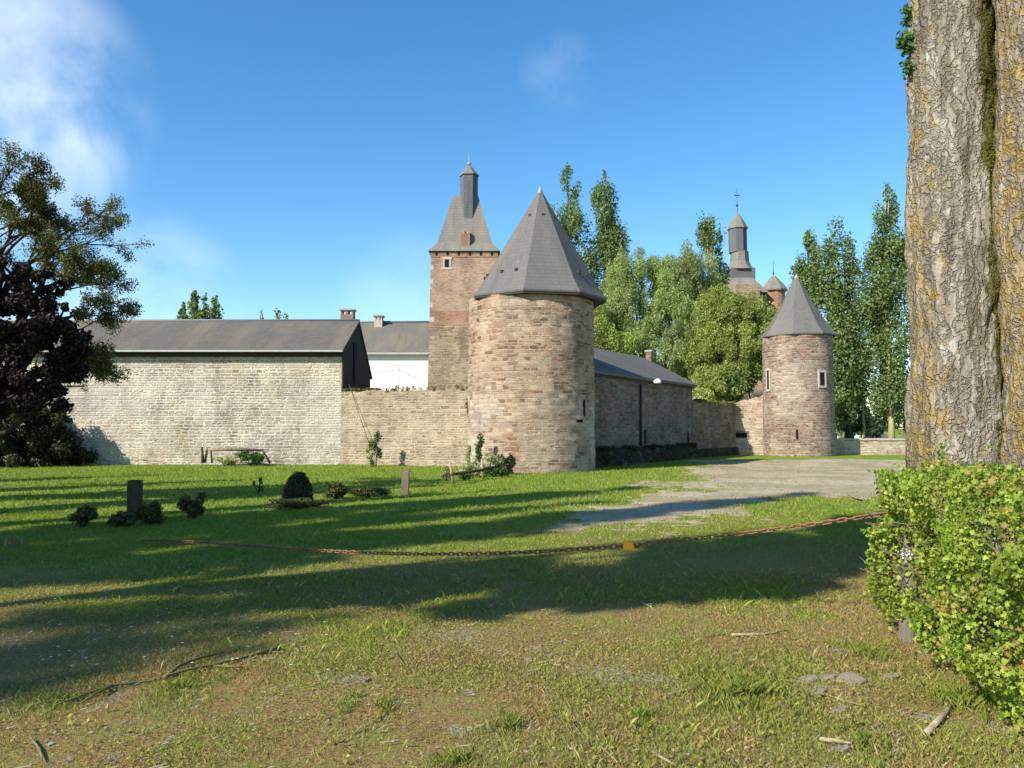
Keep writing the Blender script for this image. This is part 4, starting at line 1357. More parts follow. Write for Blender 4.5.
# ---------------------------------------------------------- branching trees at the left edge
def branch_tree(label, base, dirs, seed, name, mat, bark, leaf, per, levels=4, r0=.14, l0=3.0, cat='tree', spread=.55, clump=.25, up=.12, aspect=.5, keepf=None, shrink=.72):
    root = empty(name, base, label, cat)
    rr = random.Random(seed); r = np.random.default_rng(seed)
    m = MB(); tips = []

    def grow(p, d, ln, rad, lv):
        pts = [p]; q = p; dd = d
        for i in range(3):
            dd = (dd + Vector((rr.gauss(0, .13), rr.gauss(0, .13), rr.gauss(0, .10) + up * .3))).normalized()
            q = q + dd * (ln / 3); pts.append(q)
        m.tube(pts, [rad, rad * .88, rad * .76, rad * .62], 6 if lv < 2 else 4)
        if lv >= levels - 1:
            tips.append((pts[2], .8)); tips.append((pts[3], 1.0))
        if lv >= levels: return
        for k in range(rr.choice((2, 3, 3))):
            nd = (dd + Vector((rr.gauss(0, spread), rr.gauss(0, spread), rr.gauss(0, spread * .8) + up))).normalized()
            grow(pts[rr.choice((2, 3, 3))], nd, ln * shrink * rr.uniform(.8, 1.15), rad * .6, lv + 1)
    for (p, d, ln, rad) in dirs:
        grow(Vector(p), Vector(d).normalized(), ln, rad, 1)
    m.build('trunk', M[bark], root)
    if keepf: tips = [t for t in tips if keepf(t[0])]
    cl = np.array([(t.x, t.y, t.z, clump * s, clump * s, clump * s * 1.15) for t, s in tips])
    P, dn, _ = clump_points(cl, per * len(cl), r, .2)
    nr = r.normal(size=dn.shape); nr[:, 2] += .7
    leaf_object('crown', P, leaf * (.6 + .8 * r.random(len(P))), M[mat], root, aspect, nr, .2, seed)
    return root


AY = 17.0
pj = lambda px, py, Y=AY: at(px, py, Y)
bx = pj(-55, 430)
KA = .71
branch_tree('airy olive-leaved tree with bare dark limbs against the sky at the left edge', (bx.x, AY, 0),
            [(p_, d_, l_ * KA, r_ * KA) for p_, d_, l_, r_ in (
                ((bx.x, AY, 0), (.03, 0, 1), 4.0, .20),
                (pj(-25, 330), (.55, .1, .9), 2.0, .085), (pj(-10, 290), (.75, -.1, .75), 1.9, .07), (pj(5, 255), (.55, .1, 1.0), 1.15, .05), (pj(-25, 240), (.35, 0, 1), 1.4, .06),
                (pj(-20, 270), (.2, .2, 1), 1.4, .06), (pj(0, 250), (.8, 0, .75), 1.1, .045), (pj(10, 235), (.3, .1, 1), .8, .04),
                (pj(15, 290), (1, .1, .5), 1.25, .05), (pj(20, 310), (1, 0, .25), 1.4, .05), (pj(45, 320), (1, .1, .15), 1.15, .04), (pj(50, 335), (1, 0, -.05), 1.1, .04), (pj(45, 345), (1, 0, -.3), .9, .035), (pj(30, 290), (1, 0, .2), 1.1, .04), (pj(55, 350), (.7, 0, -.6), .8, .03))],
            91, 'airy_tree', 'airy', 'bark_dark', .05, 75, 4, .2, 3, clump=.16, up=.08, spread=.62, aspect=.55)
CYT = 16.4
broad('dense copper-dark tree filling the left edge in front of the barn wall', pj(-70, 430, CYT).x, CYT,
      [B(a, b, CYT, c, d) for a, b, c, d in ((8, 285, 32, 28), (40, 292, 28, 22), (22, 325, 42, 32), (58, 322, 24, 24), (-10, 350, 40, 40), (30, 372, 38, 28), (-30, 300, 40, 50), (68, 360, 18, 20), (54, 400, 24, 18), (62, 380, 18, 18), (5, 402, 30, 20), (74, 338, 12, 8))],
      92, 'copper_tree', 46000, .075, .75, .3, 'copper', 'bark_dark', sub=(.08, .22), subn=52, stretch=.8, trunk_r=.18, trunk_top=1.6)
q = at(20, 440, 32.6)
broad('dark olive bush against the barn wall below the copper tree', q.x, 32.6,
      [B(0, 425, 32, 40, 36), B(30, 425, 32.4, 28, 34), B(52, 430, 32.6, 18, 28), B(66, 444, 33.2, 16, 18), B(82, 457, 33.4, 13, 8), B(-25, 430, 32, 40, 40), B(30, 450, 32.3, 40, 16), B(-10, 455, 32.3, 40, 14)], 93, 'dark_bush', 30000, .13, .6, .2, 'darkbush', 'bark_dark', sub=(.18, .36), subn=22, stretch=.9, cat='bush', limbs=False, trunk_r=.08)

# ================================================================== poplars whose shadows cross the lawn (outside the frame, sun side)
cot = 1 / math.tan(SUN_EL)


def shadow_spot(p, tip, H):
    s0 = tip - H * cot
    return s0 * .755 - p * .656, s0 * .656 + p * .755


protos = []
SHD = 'tall columnar poplar left of the view whose shadow falls across the grass'
for i, (p, tip, H, z0, Rw, kind) in enumerate(((6.75, 4.6, 20, 2.5, 1.95, 1), (9.7, 18.0, 20, 2.5, .8, 1), (11.6, 12.5, 20, 2.5, .62, 3), (15.4, 13.0, 19, 2.5, .40, 3), (13.6, 16.2, 21, 2.5, .9, 3), (17.9, 12.5, 20, 2.5, .7, 3), (20.7, 10.8, 20, 2.5, .75, 3), (23.8, 9.3, 20, 2.5, .75, 3), (28.0, 8.0, 20, 2.5, .9, 3))):
    X, Y = shadow_spot(p, tip, H)
    if kind < 3:
        o = poplar(SHD, X, Y, H, Rw, 110 + i, z0, ((0, 0, 1.0), (.5, .3, .86), (-.5, .2, .8)), (15000, 13000)[i], .28, mat='shade_leaf', trunk_r=.3, group='shadow casting poplars left of the view')
        protos.append((o, H))
    else:
        src, H0 = protos[1]
        o = copy_thing(src); o.location = (X, Y, 0); o.rotation_euler = (0, 0, i * 1.3)
        o['label'] = SHD
        o.scale = (Rw / .8, Rw / .8, H / H0)


def sp(s_, p_, h):
    """crown point at height h whose shadow falls at (s_, p_) on the ground"""
    s1_ = s_ - h * cot
    return (s1_ * .755 - p_ * .656, s1_ * .656 + p_ * .755, h)


bl = []
for (s_, p_, h, rx, rz) in ((5.2, 6.0, 9.6, .8, .7), (3.9, 6.9, 9.0, .8, .7), (5.6, 7.0, 9.8, .7, .6), (6.6, 5.35, 10.2, 1.0, .8), (8.2, 5.0, 11.0, 1.15, .9), (10, 5.3, 12.2, 1.2, 1.0), (12.2, 5.4, 13.2, 1.1, 1.0), (14.5, 5.6, 14.3, 1.0, 1.0), (17, 5.5, 15.6, .9, 1.0), (20, 5.6, 17.0, .8, 1.0), (11, 4.6, 12.4, .8, .8), (9, 6.0, 11.4, .9, .8)):
    q_ = sp(s_, p_, h); bl.append((q_[0], q_[1], q_[2], rx, rx, rz))
q_ = sp(-8, 8.4, 0)
broad('leaning high-crowned tree left of the camera whose shadow crosses the grass below the chain', q_[0], q_[1], bl, 120, 'high_tree', 36000, .26, .75, .3, 'shade_leaf', sub=(.3, .5), subn=12, stretch=1.0, trunk_r=.2, trunk_top=8.0)

# ================================================================== big lichened double trunk on the right
def big_bark():
    t = NT('poplar_bark')
    p = t.n('ShaderNodeTexCoord').outputs['Object']
    fz = t.map(p, (1, 1, .10))
    fis = t.noise(fz, 7.5, 7, .62, 1.1)
    v = t.n('ShaderNodeTexVoronoi', feature='DISTANCE_TO_EDGE'); 
    dv = t.n('ShaderNodeVectorMath', operation='MULTIPLY_ADD')
    t.l(t.noise(p, 6, 4, .6, out='Color'), dv.inputs[0]); dv.inputs[1].default_value = (.34, .34, .30); t.l(t.map(p, (1.2, 1.2, .10)), dv.inputs[2])
    t.l(dv.outputs[0], v.inputs['Vector']); v.inputs['Scale'].default_value = 9
    crack = t.rng(v.outputs['Distance'], 0, .20)
    fine = t.noise(p, 34, 6, .75)
    col = t.ramp(fis, [(.28, (.12, .10, .075)), (.45, (.29, .255, .195)), (.6, (.42, .375, .30)), (.78, (.58, .53, .44))])
    col = t.mix(1.0, col, t.ramp(fine, [(.25, .55), (.75, 1.3)]), 'MULTIPLY')
    col = t.mix(t.math('SUBTRACT', .28, t.math('MULTIPLY', crack, .28)), col, (.085, .07, .05))
    # pale crustose patches
    col = t.mix(t.rng(t.noise(t.map(p, (1, 1, .55), (5, 2, 1)), 5.5, 5, .62), .58, .66, 0, .8), col, (.52, .50, .43))
    # ochre lichen, thickest towards the sunward edge (-x side)
    x = t.sep(p)
    lc = t.math('ADD', t.noise(t.map(p, (1, 1, .6)), 7.5, 8, .78), t.rng(x[0], -.1, -.55, 0.0, .14))
    lm = t.rng(lc, .592, .67, 0, .72)
    col = t.mix(lm, col, t.ramp(fine, [(.3, (.19, .12, .03)), (.55, (.40, .28, .07)), (.8, (.52, .43, .17))]))
    # moss on the shaded shoulder
    ms = t.math('ADD', t.noise(t.map(p, (1, 1, .35), (1, 4, 2)), 3.2, 6, .7), t.rng(x[0], -.06, .22, -.12, .24))
    ms = t.math('ADD', ms, t.rng(x[2], 1.6, 3.2, -.09, .03))
    mm = t.rng(ms, .56, .66, 0, .9)
    col = t.mix(mm, col, t.ramp(fine, [(.3, (.035, .035, .006)), (.7, (.15, .13, .018))]))
    hg = t.math('ADD', t.math('MULTIPLY', fis, 1.2), t.math('ADD', t.math('MULTIPLY', fine, .5), t.math('MULTIPLY', crack, .6)))
    t.pbr(col, .93, t.bump(hg, 1.0, .05), spec=.1)
    return t.m


M['bigbark'] = big_bark()


def big_trunk(cx, cy, r0, H, parent, seed, lean=0.0, seg=150, rows=330, name='trunk'):
    z = np.linspace(0, 1, rows) ** 1.25 * H
    a = np.linspace(0, 2 * math.pi, seg, endpoint=False)
    A, Z = np.meshgrid(a, z)
    flare = 1 + .5 * np.exp(-Z / .45) + .10 * np.exp(-Z / 2.2)
    rad = r0 * flare * (1 - Z / H * .36)
    # vertical fissures + lumps
    rid = np.zeros_like(A)
    for k in range(A.shape[0]):
        pass
    ux, uy = np.cos(A), np.sin(A)
    nz1 = fbm(A * r0 * 6 + fbm(Z * 1.3, A, seed, 3) * 2.2, Z * 1.1, seed + 1, 4)
    nz1b = fbm((2 * math.pi - A) * r0 * 6 + fbm(Z * 1.3, A, seed, 3) * 2.2, Z * 1.1, seed + 5, 4)
    bl = np.clip(np.abs(A - math.pi) / math.pi, 0, 1)
    rid = nz1 * (1 - bl ** 6) + nz1b * bl ** 6
    lump = fbm(ux * 1.5 + 7, uy * 1.5 + Z * .9, seed + 2, 3)
    fin = fbm(A * r0 * 22, Z * 9, seed + 3, 3)
    rad = rad + (np.abs(rid - .5) * 2) * .10 * r0 / .58 + (lump - .5) * .16 * r0 / .58 + (fin - .5) * .035
    V = np.stack([ux * rad + lean * Z, uy * rad, Z], 2).reshape(-1, 3)
    ii, jj = np.meshgrid(np.arange(seg), np.arange(rows - 1))
    i2 = (ii + 1) % seg
    Fq = np.stack([jj * seg + ii, jj * seg + i2, (jj + 1) * seg + i2, (jj + 1) * seg + ii], 2).reshape(-1, 4)
    o = np_mesh(name, V, Fq, M['bigbark'], None, None, True)
    o.location = (cx - parent.location.x, cy - parent.location.y, 0)
    o.parent = parent
    return o


T1 = at(959, 420, 8.5)
bigt = empty('old_poplar', (T1.x, 8.5, 0), 'huge old twin-stemmed poplar trunk with yellow lichen and moss rising behind the hedge', 'tree')
t1o = big_trunk(T1.x, 8.5, .50, 15, bigt, 3, .010)
T2 = at(1066, 420, 7.75)
t2 = big_trunk(T2.x, 7.75, .51, 14, bigt, 8, -.006)
# crown far above the frame
rr = np.random.default_rng(5)
cl = []
for i in range(70):
    t = rr.random(); zc = 10.5 + 12 * t; rad = 1.9 * (1 - t ** 2) + .2
    an = rr.random() * 6.283; qq = rad * math.sqrt(rr.random())
    cl.append((T1.x + .4 + qq * math.cos(an), 8.2 + qq * math.sin(an), zc, .5, .5, .9))
P, dn, _ = clump_points(np.array(cl), 7000, rr, .3)
leaf_object('crown', P, .22 * (.6 + .8 * rr.random(len(P))), M['poplar'], bigt, .75, seed=77)
# little leafy sprouts on the left edge high up
cl = []
for (px, py, r_) in ((908, 12, .07), (906, 22, .05), (905, 40, .09), (907, 50, .06), (907, 68, .08), (903, 45, .05)):
    q = at(px, py, 8.5); cl.append((q.x, q.y, q.z, r_, r_, r_ * 1.2))
P, dn, _ = clump_points(np.array(cl), 420, rr, .2)
leaf_object('leaf_sprout', P, .035 + .035 * rr.random(len(P)), M['shrub'], bigt, .7, seed=78)
# tufts of moss standing proud on the right shoulder of the front trunk
cl = []
vco = np.zeros(len(t1o.data.vertices) * 3); t1o.data.vertices.foreach_get('co', vco); vco = vco.reshape(-1, 3)
ax_ = vco[:, 0] - .010 * vco[:, 2]
edge = .15 + .08 * (fbm(vco[:, 2] * 1.1, vco[:, 2] * 0, 31.0, 3) - .5) * 2
ok = (vco[:, 1] < -.08) & (vco[:, 2] < 7.5) & (np.abs(ax_ - edge) < .02 + .10 * fbm(vco[:, 2] * .9, vco[:, 2] * 0 + 3, 33.0, 3)) & (fbm(vco[:, 0] * 7, vco[:, 2] * 3.2, 35.0, 4) > np.where(vco[:, 2] > 3.0, .47, .56))
for q in vco[np.where(ok)[0]]:
    cl.append((q[0] + T1.x, q[1] + 8.5, q[2], .016, .016, .026))
P, dn, _ = clump_points(np.array(cl), 15000, rr, .3)
leaf_object('moss_tuft', P, .012 + .014 * rr.random(len(P)), M['moss'], bigt, .6, seed=79)

# ================================================================== hedge
HX0, HX1, HY0, HY1 = 2.84, 4.5, 3.75, 6.4


def hxl(y):
    return 2.52 + .20 * (y - 3.8)


def hedge_pts(n, r):
    """points near the surface of a lumpy hedge volume"""
    P = []; Nn = []
    fc = r.choice(4, size=n, p=[.45, .30, .13, .12])
    u = r.random(n); v = r.random(n)
    dep = r.exponential(.085, n) - .035
    X = np.empty(n); Y = np.empty(n); Z = np.empty(n); NN = np.zeros((n, 3))
    lump = lambda a, b, s: (fbm(a * 2.6, b * 2.6, s, 4) - .5) * .62
    k = fc == 0      # sunny left face
    Y[k] = HY0 + (HY1 - HY0) * u[k]; Z[k] = .02 + 1.25 * v[k] ** .8; X[k] = hxl(Y[k]) + .08 * np.clip((.3 - Z[k]) / .3, 0, 1) + lump(Y[k], Z[k], 1.0) + dep[k]; NN[k] = (-1, -.15, .35)
    k = fc == 1      # top
    Y[k] = HY0 + (HY1 - HY0) * v[k]; X[k] = hxl(Y[k]) + (HX1 - hxl(Y[k])) * u[k]; Z[k] = 1.24 + lump(X[k], Y[k], 2.0) * .55 - dep[k]; NN[k] = (-.2, -.1, 1)
    k = fc == 2      # near end
    X[k] = hxl(HY0) + (HX1 - hxl(HY0)) * u[k]; Z[k] = .08 + 1.17 * v[k]; Y[k] = HY0 + lump(X[k], Z[k], 3.0) + dep[k]; NN[k] = (-.1, -1, .3)
    k = fc == 3      # far end
    X[k] = hxl(HY1) + (HX1 - hxl(HY1)) * u[k] ** 1.5; Z[k] = .08 + 1.17 * v[k]; Y[k] = HY1 + lump(X[k], Z[k], 4.0) - dep[k]; NN[k] = (-.3, .8, .5)
    return np.stack([X, Y, Z], 1), NN


r = np.random.default_rng(17)
hedge = empty('hedge', ((HX0 + HX1) / 2, (HY0 + HY1) / 2, 0), 'bright green leafy hawthorn hedge in the right foreground below the trunk', 'hedge')
P, NN = hedge_pts(62000, r)
# stray sprigs
for (px, py, Y, L_, dx, dz_) in ((892, 480, 6.1, .22, -.9, .35), (900, 470, 6.0, .16, -.5, .8), (880, 530, 6.0, .12, -1, 0.0), (940, 462, 5.7, .12, .1, 1), (985, 462, 5.3, .1, 0, 1), (878, 560, 5.8, .1, -1, .1), (965, 735, 4.35, .22, -.2, -.6), (990, 750, 4.2, .2, -.3, -.5)):
    q = at(px, py, Y); nn_ = 42
    tt = r.random(nn_)
    PP = np.array([q.x, q.y, q.z]) + np.outer(tt * L_, np.array([dx, 0, dz_])) + r.normal(size=(nn_, 3)) * .018
    P = np.vstack([P, PP]); NN = np.vstack([NN, np.tile([-.5, -.5, .7], (nn_, 1))])
# thin gaps: fewer leaves near the base
keepm = (P[:, 2] > .22) | (r.random(len(P)) < .6)
P = P[keepm]; NN = NN[keepm]
holes = fbm(P[:, 1] * 5, P[:, 2] * 5 + P[:, 0] * 3, 12.0, 3)
kk = (holes < .53) | (r.random(len(P)) < .14)
P = P[kk]; NN = NN[kk]
n = len(P)
tpl = np.array([(0, 0), (.16, .16), (.10, .30), (.42, .34), (.36, .52), (.40, .74), (.20, .74), (.0, 1.0), (-.20, .74), (-.40, .74), (-.36, .52), (-.42, .34), (-.10, .30), (-.16, .16)])
K = len(tpl)
nrm = NN * .55 + r.normal(size=(n, 3)) * .62; nrm[:, 2] += .15
nrm /= np.linalg.norm(nrm, axis=1, keepdims=True)
tv = r.normal(size=(n, 3)); tv[:, 0] -= .5
tv -= nrm * (tv * nrm).sum(1, keepdims=True); tv /= np.linalg.norm(tv, axis=1, keepdims=True)
bv = np.cross(nrm, tv)
S = (.014 + .029 * r.random(n) ** 1.2)[:, None]
Vh = np.empty((n, K, 3))
for i, (a, b) in enumerate(tpl):
    Vh[:, i] = P + bv * S * a + tv * S * (b - .4) + nrm * S * (abs(a) * .35 - (b - .5) ** 2 * .25)
rnd = np.clip(.5 + .30 * r.normal(size=n) + (vn(P[:, 1] * 4, P[:, 2] * 4, 5) - .5) * .5, 0, .88)
orange = (vn(P[:, 1] * 7, P[:, 2] * 7, 9) > .72) & (r.random(n) < .5)
rnd[orange] = .93 + .07 * r.random(orange.sum())
np_mesh('hedge_leaves', Vh.reshape(-1, 3), np.arange(n * K).reshape(n, K), M['hedge'], hedge, {'rnd': ('FLOAT', np.repeat(rnd, K))})
mb = MB()
for i in range(110):
    x = random.uniform(HX0 + .3, HX1 - .2); y = random.uniform(HY0 + .1, HY1 - .1)
    p = Vector((x, y, 0)); d = Vector((random.gauss(0, .22), random.gauss(0, .22), 1)).normalized()
    pts = [p]
    for k in range(4):
        d = (d + Vector((random.gauss(0, .25), random.gauss(0, .25), .1))).normalized(); p = p + d * random.uniform(.2, .32); pts.append(p)
    mb.tube(pts, [.014, .012, .009, .006, .004], 5)
for i in range(160):
    x = random.uniform(HX0 - .05, HX0 + .5); y = random.uniform(HY0 + .1, HY1 - .05)
    p = Vector((x, y, random.uniform(.2, 1.1))); d = Vector((random.uniform(-1, .1), random.gauss(0, .5), random.uniform(-.1, .9))).normalized()
    mb.tube([p, p + d * .12, p + d * .24 + Vector((0, 0, .02))], [.006, .004, .002], 4)
mb.build('hedge_stems', M['bark'], hedge)
# small white blossom heads
for j, (px, py, Y) in enumerate(((906, 553, 5.55), (1013, 496, 5.0))):
    q = at(px, py, Y); n_ = 46
    P = np.array([q.x - .02, q.y - .03, q.z]) + r.normal(size=(n_, 3)) * np.array([.026, .026, .018])
    leaf_object('blossom', P, np.full(n_, .013), M['white'], hedge, 1.0, None, 0, 130 + j)

# stone-grey post the chain hangs from, half inside the hedge
pp = at(908, 520, 6.05)
gp = gr(902, 642)
m = MB()
pts = [(pp.x - .06, 5.97, 0), (pp.x - .04, 5.98, .35), (pp.x - .02, 6.0, .75), (pp.x, 6.03, pp.z + .02)]
vs, fs = tube(pts, [.075, .065, .06, .055], 9)
m.add(vs, fs, None, False)
cpst = m.build('chain_post', M['wood_post'])
tag(cpst, 'weathered grey post half hidden in the hedge holding the rusty chain', 'post')

# ================================================================== rusty chain and its orange marker
chain_px = ((160, 540.5, .07), (180, 541, .09), (240, 545, .22), (340, 551.5, None), (480, 553, .61), (560, 551, None), (630, 545.5, .782), (700, 538.5, None), (760, 530, .902), (820, 523, None), (882, 514.5, 1.0))
cA = Vector((-5.3, 11.2)); cB = Vector((pp.x - .06, 6.0))


def on_chain(px, py):
    d = pix_dir(px, py); k = d.x / d.y
    t = (k * cA.y - cA.x) / ((cB.x - cA.x) - k * (cB.y - cA.y))
    q = cA.lerp(cB, t)
    return t, at(px, py, q.y).z


kn = sorted(on_chain(a, b) for a, b, _ in chain_px)
ts = np.array([k[0] for k in kn]); zs_ = np.array([max(.02, k[1]) for k in kn])
cf = np.polyfit(ts, zs_, 4)
chz = lambda t: max(.016, float(np.polyval(cf, t)))
mb = MB()
cl_len = (cB - cA).length
pitch = .058; nl = int(cl_len / pitch)


def link(mb, c, ax, side, L_=.041, Wd=.0165, r_=.006):
    pts = []
    for k in range(12):
        a = 2 * math.pi * k / 12
        pts.append(c + ax * (math.copysign(1, math.cos(a)) * (L_ - Wd) + Wd * math.cos(a)) + side * (Wd * math.sin(a)))
    pts.append(pts[0])
    v, f = tube(pts, r_, 6)
    mb.add(v, f[:-2], None, True)


for i in range(nl):
    t0 = max(0, (i) / nl); t1 = (i + 1) / nl
    a_ = cA.lerp(cB, t0); b_ = cA.lerp(cB, t1)
    a_ = Vector((a_.x, a_.y, chz(t0))); b_ = Vector((b_.x, b_.y, chz(t1)))
    ax = (b_ - a_).normalized(); sd = ax.cross(Vector((0, 0, 1))).normalized(); u_ = sd.cross(ax)
    rot = (0 if i % 2 else math.pi / 2) + random.uniform(-.35, .35) + .5
    link(mb, (a_ + b_) / 2, ax, (sd * math.cos(rot) + u_ * math.sin(rot)).normalized())
tag(mb.build('chain', M['rust']), 'long rusty brown chain sagging across the grass to the hedge', 'chain')
tm, zm = on_chain(630, 545.5); qm = cA.lerp(cB, tm)
ax = (cB - cA).normalized()
mk = empty('reflector', (qm.x, qm.y, zm), 'small orange plastic reflector clipped on the rusty chain', 'reflector')
m = MB()
Mx = Matrix.Translation((qm.x, qm.y, zm - .003)) @ Matrix.Rotation(math.atan2(ax.y, ax.x), 4, 'Z')
m.prism([Mx @ Vector((-.06, -.022, -.032)), Mx @ Vector((.06, -.022, -.032)), Mx @ Vector((.035, -.022, .035)), Mx @ Vector((-.055, -.022, .035))], (Mx.to_3x3() @ Vector((0, .044, 0))))
m.build('housing', M['orange'], mk)
m = MB(); m.tube([Mx @ Vector((.055, 0, 0)), Mx @ Vector((.085, 0, -.004))], [.016, .012], 8); m.build('clip', M['iron'], mk)

# ================================================================== posts, fence, logs by the wall
def wood_post(px, y0, y1, w, label, mat, name='wooden_post', tilt=0.0):
    g = gr(px, y1); t_ = at(px, y0, g.y)
    m = MB(); hw = w / 2
    n = 7; vs = []; fs = []
    for i in range(n + 1):
        z = -.1 + (t_.z + .1) * i / n
        o_ = tilt * z
        for (sx, sy) in ((-1, -1), (1, -1), (1, 1), (-1, 1)):
            vs.append((g.x + o_ + sx * hw * random.uniform(.92, 1.05), g.y + hw + sy * hw * random.uniform(.92, 1.05), z + (random.uniform(-.015, .015) if i == n else 0)))
    for i in range(n):
        for k in range(4):
            fs.append((i * 4 + k, i * 4 + (k + 1) % 4, (i + 1) * 4 + (k + 1) % 4, (i + 1) * 4 + k))
    fs.append((n * 4, n * 4 + 1, n * 4 + 2, n * 4 + 3))
    m.add(vs, fs)
    o = m.build(name, mat)
    tag(o, label, 'post', 'short wooden posts in the grass')
    return o


wood_post(131.5, 480, 521, .19, 'short dark wooden post among low shrubs on the left lawn', M['wood_dark'])
wood_post(404.5, 470.5, 495, .17, 'short brown wooden post standing alone near the dark topiary dome', M['wood_old'], tilt=.02)


def shrub(name, label, px, py_base, rw, rh, n, leaf, mat, seed, group=None, blobs=None, cat='shrub', Yoff=0.0, aspect=.6, dense=.15):
    g = gr(px, py_base); k = g.y / F
    if name == 'low_shrub': rw *= 1.2; rh *= 1.15; n = int(n * 1.5)
    root = empty(name, (g.x, g.y, 0), label, cat, group)
    r = np.random.default_rng(seed); rr2 = random.Random(seed)
    cl = []
    for i in range(blobs or 15):
        an = r.random() * 6.283; q = math.sqrt(r.random()) * .7
        cl.append((g.x + q * math.cos(an) * rw * k, g.y + q * math.sin(an) * rw * k * .8, (.15 + .75 * r.random() * (1 - q * .5)) * rh * k, rw * k * .28, rw * k * .28, rh * k * .17))
    cl = np.array(cl)
    P, dn, _ = clump_points(cl, n, r, dense)
    P[:, 2] = np.abs(P[:, 2]) + .01
    leaf_object('foliage', P, leaf * (.6 + .8 * r.random(n)), M[mat], root, aspect, dn + r.normal(size=dn.shape) * .7, .0, seed)
    m = MB()
    for c in cl: m.tube([(g.x, g.y, 0), ((g.x + c[0]) / 2, (g.y + c[1]) / 2, c[2] * .6), (c[0], c[1], c[2])], [.012, .009, .004], 4)
    m.build('stem', M['bark_dark'], root)
    return root


lowg = 'low shrubs in the lawn'
shrub('low_shrub', 'small dark shrub left of the dark wooden post', 84, 527, 14, 20, 1530, .045, 'lawnbush', 201, lowg)
shrub('low_shrub', 'spreading dark shrub hugging the foot of the dark wooden post', 122, 527, 13, 16, 1190, .045, 'lawnbush', 202, lowg)
shrub('low_shrub', 'leafy dark shrub just right of the dark wooden post', 150, 524, 15, 22, 1700, .045, 'lawnbush', 203, lowg)
shrub('low_shrub', 'isolated dark shrub midway between wooden post and topiary dome', 194, 519, 15, 25, 1530, .045, 'lawnbush', 204, lowg)
shrub('low_shrub', 'small bush immediately right of the topiary dome', 336, 499, 11, 18, 1360, .045, 'lawnbush', 205, lowg)
shrub('low_shrub', 'flat patch of dark growth between topiary and lone brown post', 372, 497, 26, 9, 1530, .045, 'lawnbush', 206, lowg)
shrub('low_shrub', 'low spreading growth around the foot of the topiary dome', 300, 508, 32, 9, 2040, .045, 'lawnbush', 207, lowg)
shrub('low_shrub', 'tiny thin sapling left of the topiary dome', 258, 494, 5, 16, 140, .05, 'lawnbush', 208, lowg, 5)
for px, y0, y1, lb in ((5, 537, 547, 'tiny pale stake leftmost of the three at the left edge of the lawn'), (13, 535, 548, 'tiny pale stake, middle and tallest of the three at the left edge'), (21, 538, 547, 'tiny pale stake rightmost of the three at the left edge of the lawn')):
    wood_post(px, y0, y1, .03, lb, M['wood_old'], 'stake', .05)
# topiary dome
g = gr(297, 503); k = g.y / F
top = empty('topiary_dome', (g.x, g.y, 0), 'dark clipped dome shaped topiary shrub on the lawn', 'shrub')
n = 5200; d = rng.normal(size=(n, 3)); d /= np.linalg.norm(d, axis=1, keepdims=True); d[:, 2] = np.abs(d[:, 2])
rad = .82 + .2 * rng.random(n) + .10 * (fbm(d[:, 0] * 3 + 9, d[:, 2] * 3 + d[:, 1] * 2, 2) - .5)
P = np.array([g.x, g.y, 0]) + d * rad[:, None] * np.array([15 * k, 15 * k, 31 * k])
P[:, 0] += (P[:, 2]) * .05
leaf_object('foliage', P, .03 + .03 * rng.random(n), M['darkbush'], top, .6, d + rng.normal(size=d.shape) * .5, seed=210)
m = MB(); m.lathe([(11 * k, 0), (12.5 * k, 8 * k), (11 * k, 18 * k), (6 * k, 26 * k), (.02, 28 * k)], 14, (g.x, g.y, 0), 0, True); m.build('stem_core', M['bark_dark'], top)

# rustic fence and its planting at the tower foot
fy = 28.3
fence = empty('rustic_fence', gr(471, 480), 'small crooked wooden rail fence on posts before the big tower', 'fence')
f0 = gr(453.5, 485); f0t = at(450, 462, f0.y)
m = MB(); m.tube([(f0.x, f0.y, -.02), f0t], [.042, .036], 7); m.build('fence_post', M['wood_pale'], fence)
f1 = gr(483, 479); f1t = at(482, 459, f1.y)
m = MB(); m.tube([(f1.x, f1.y, -.02), f1t], [.042, .038], 7); m.build('fence_post', M['wood_pale'], fence)
m = MB(); m.tube([at(452, 474.5, f0.y - .06), at(482, 470, f1.y - .06), at(500, 466, f1.y + .6)], [.045, .05, .04], 7); m.build('rail', M['wood_dark'], fence)
fg = 'plants at the foot of the big round tower'
shrub('flower_shrub', 'pale variegated bush behind the fence nearest the tower wall', 494, 474, 14, 24, 1700, .08, 'palebush', 221, fg)
shrub('flower_shrub', 'pale low bush in the middle behind the fence rail', 472, 477, 17, 19, 1500, .08, 'palebush', 222, fg)
shrub('flower_shrub', 'pale straggly bush at the left fence post', 446, 481, 8, 15, 500, .08, 'palebush', 223, fg)
shrub('flower_shrub', 'dark evergreen bush at the right end of the fence', 509, 475, 8, 24, 1000, .08, 'darkbush', 224, fg)
shrub('flower_shrub', 'dark green ground plant under the fence rail', 496, 477, 14, 12, 900, .08, 'shrub', 225, fg)
shrub('flower_shrub', 'dark green plant beside the left fence post', 466, 481, 10, 9, 500, .08, 'shrub', 226, fg)
shrub('flower_shrub', 'lone green sapling crown just left of the big tower edge', 479, 474, 6, 36, 120, .08, 'shrub', 227, fg, 4)


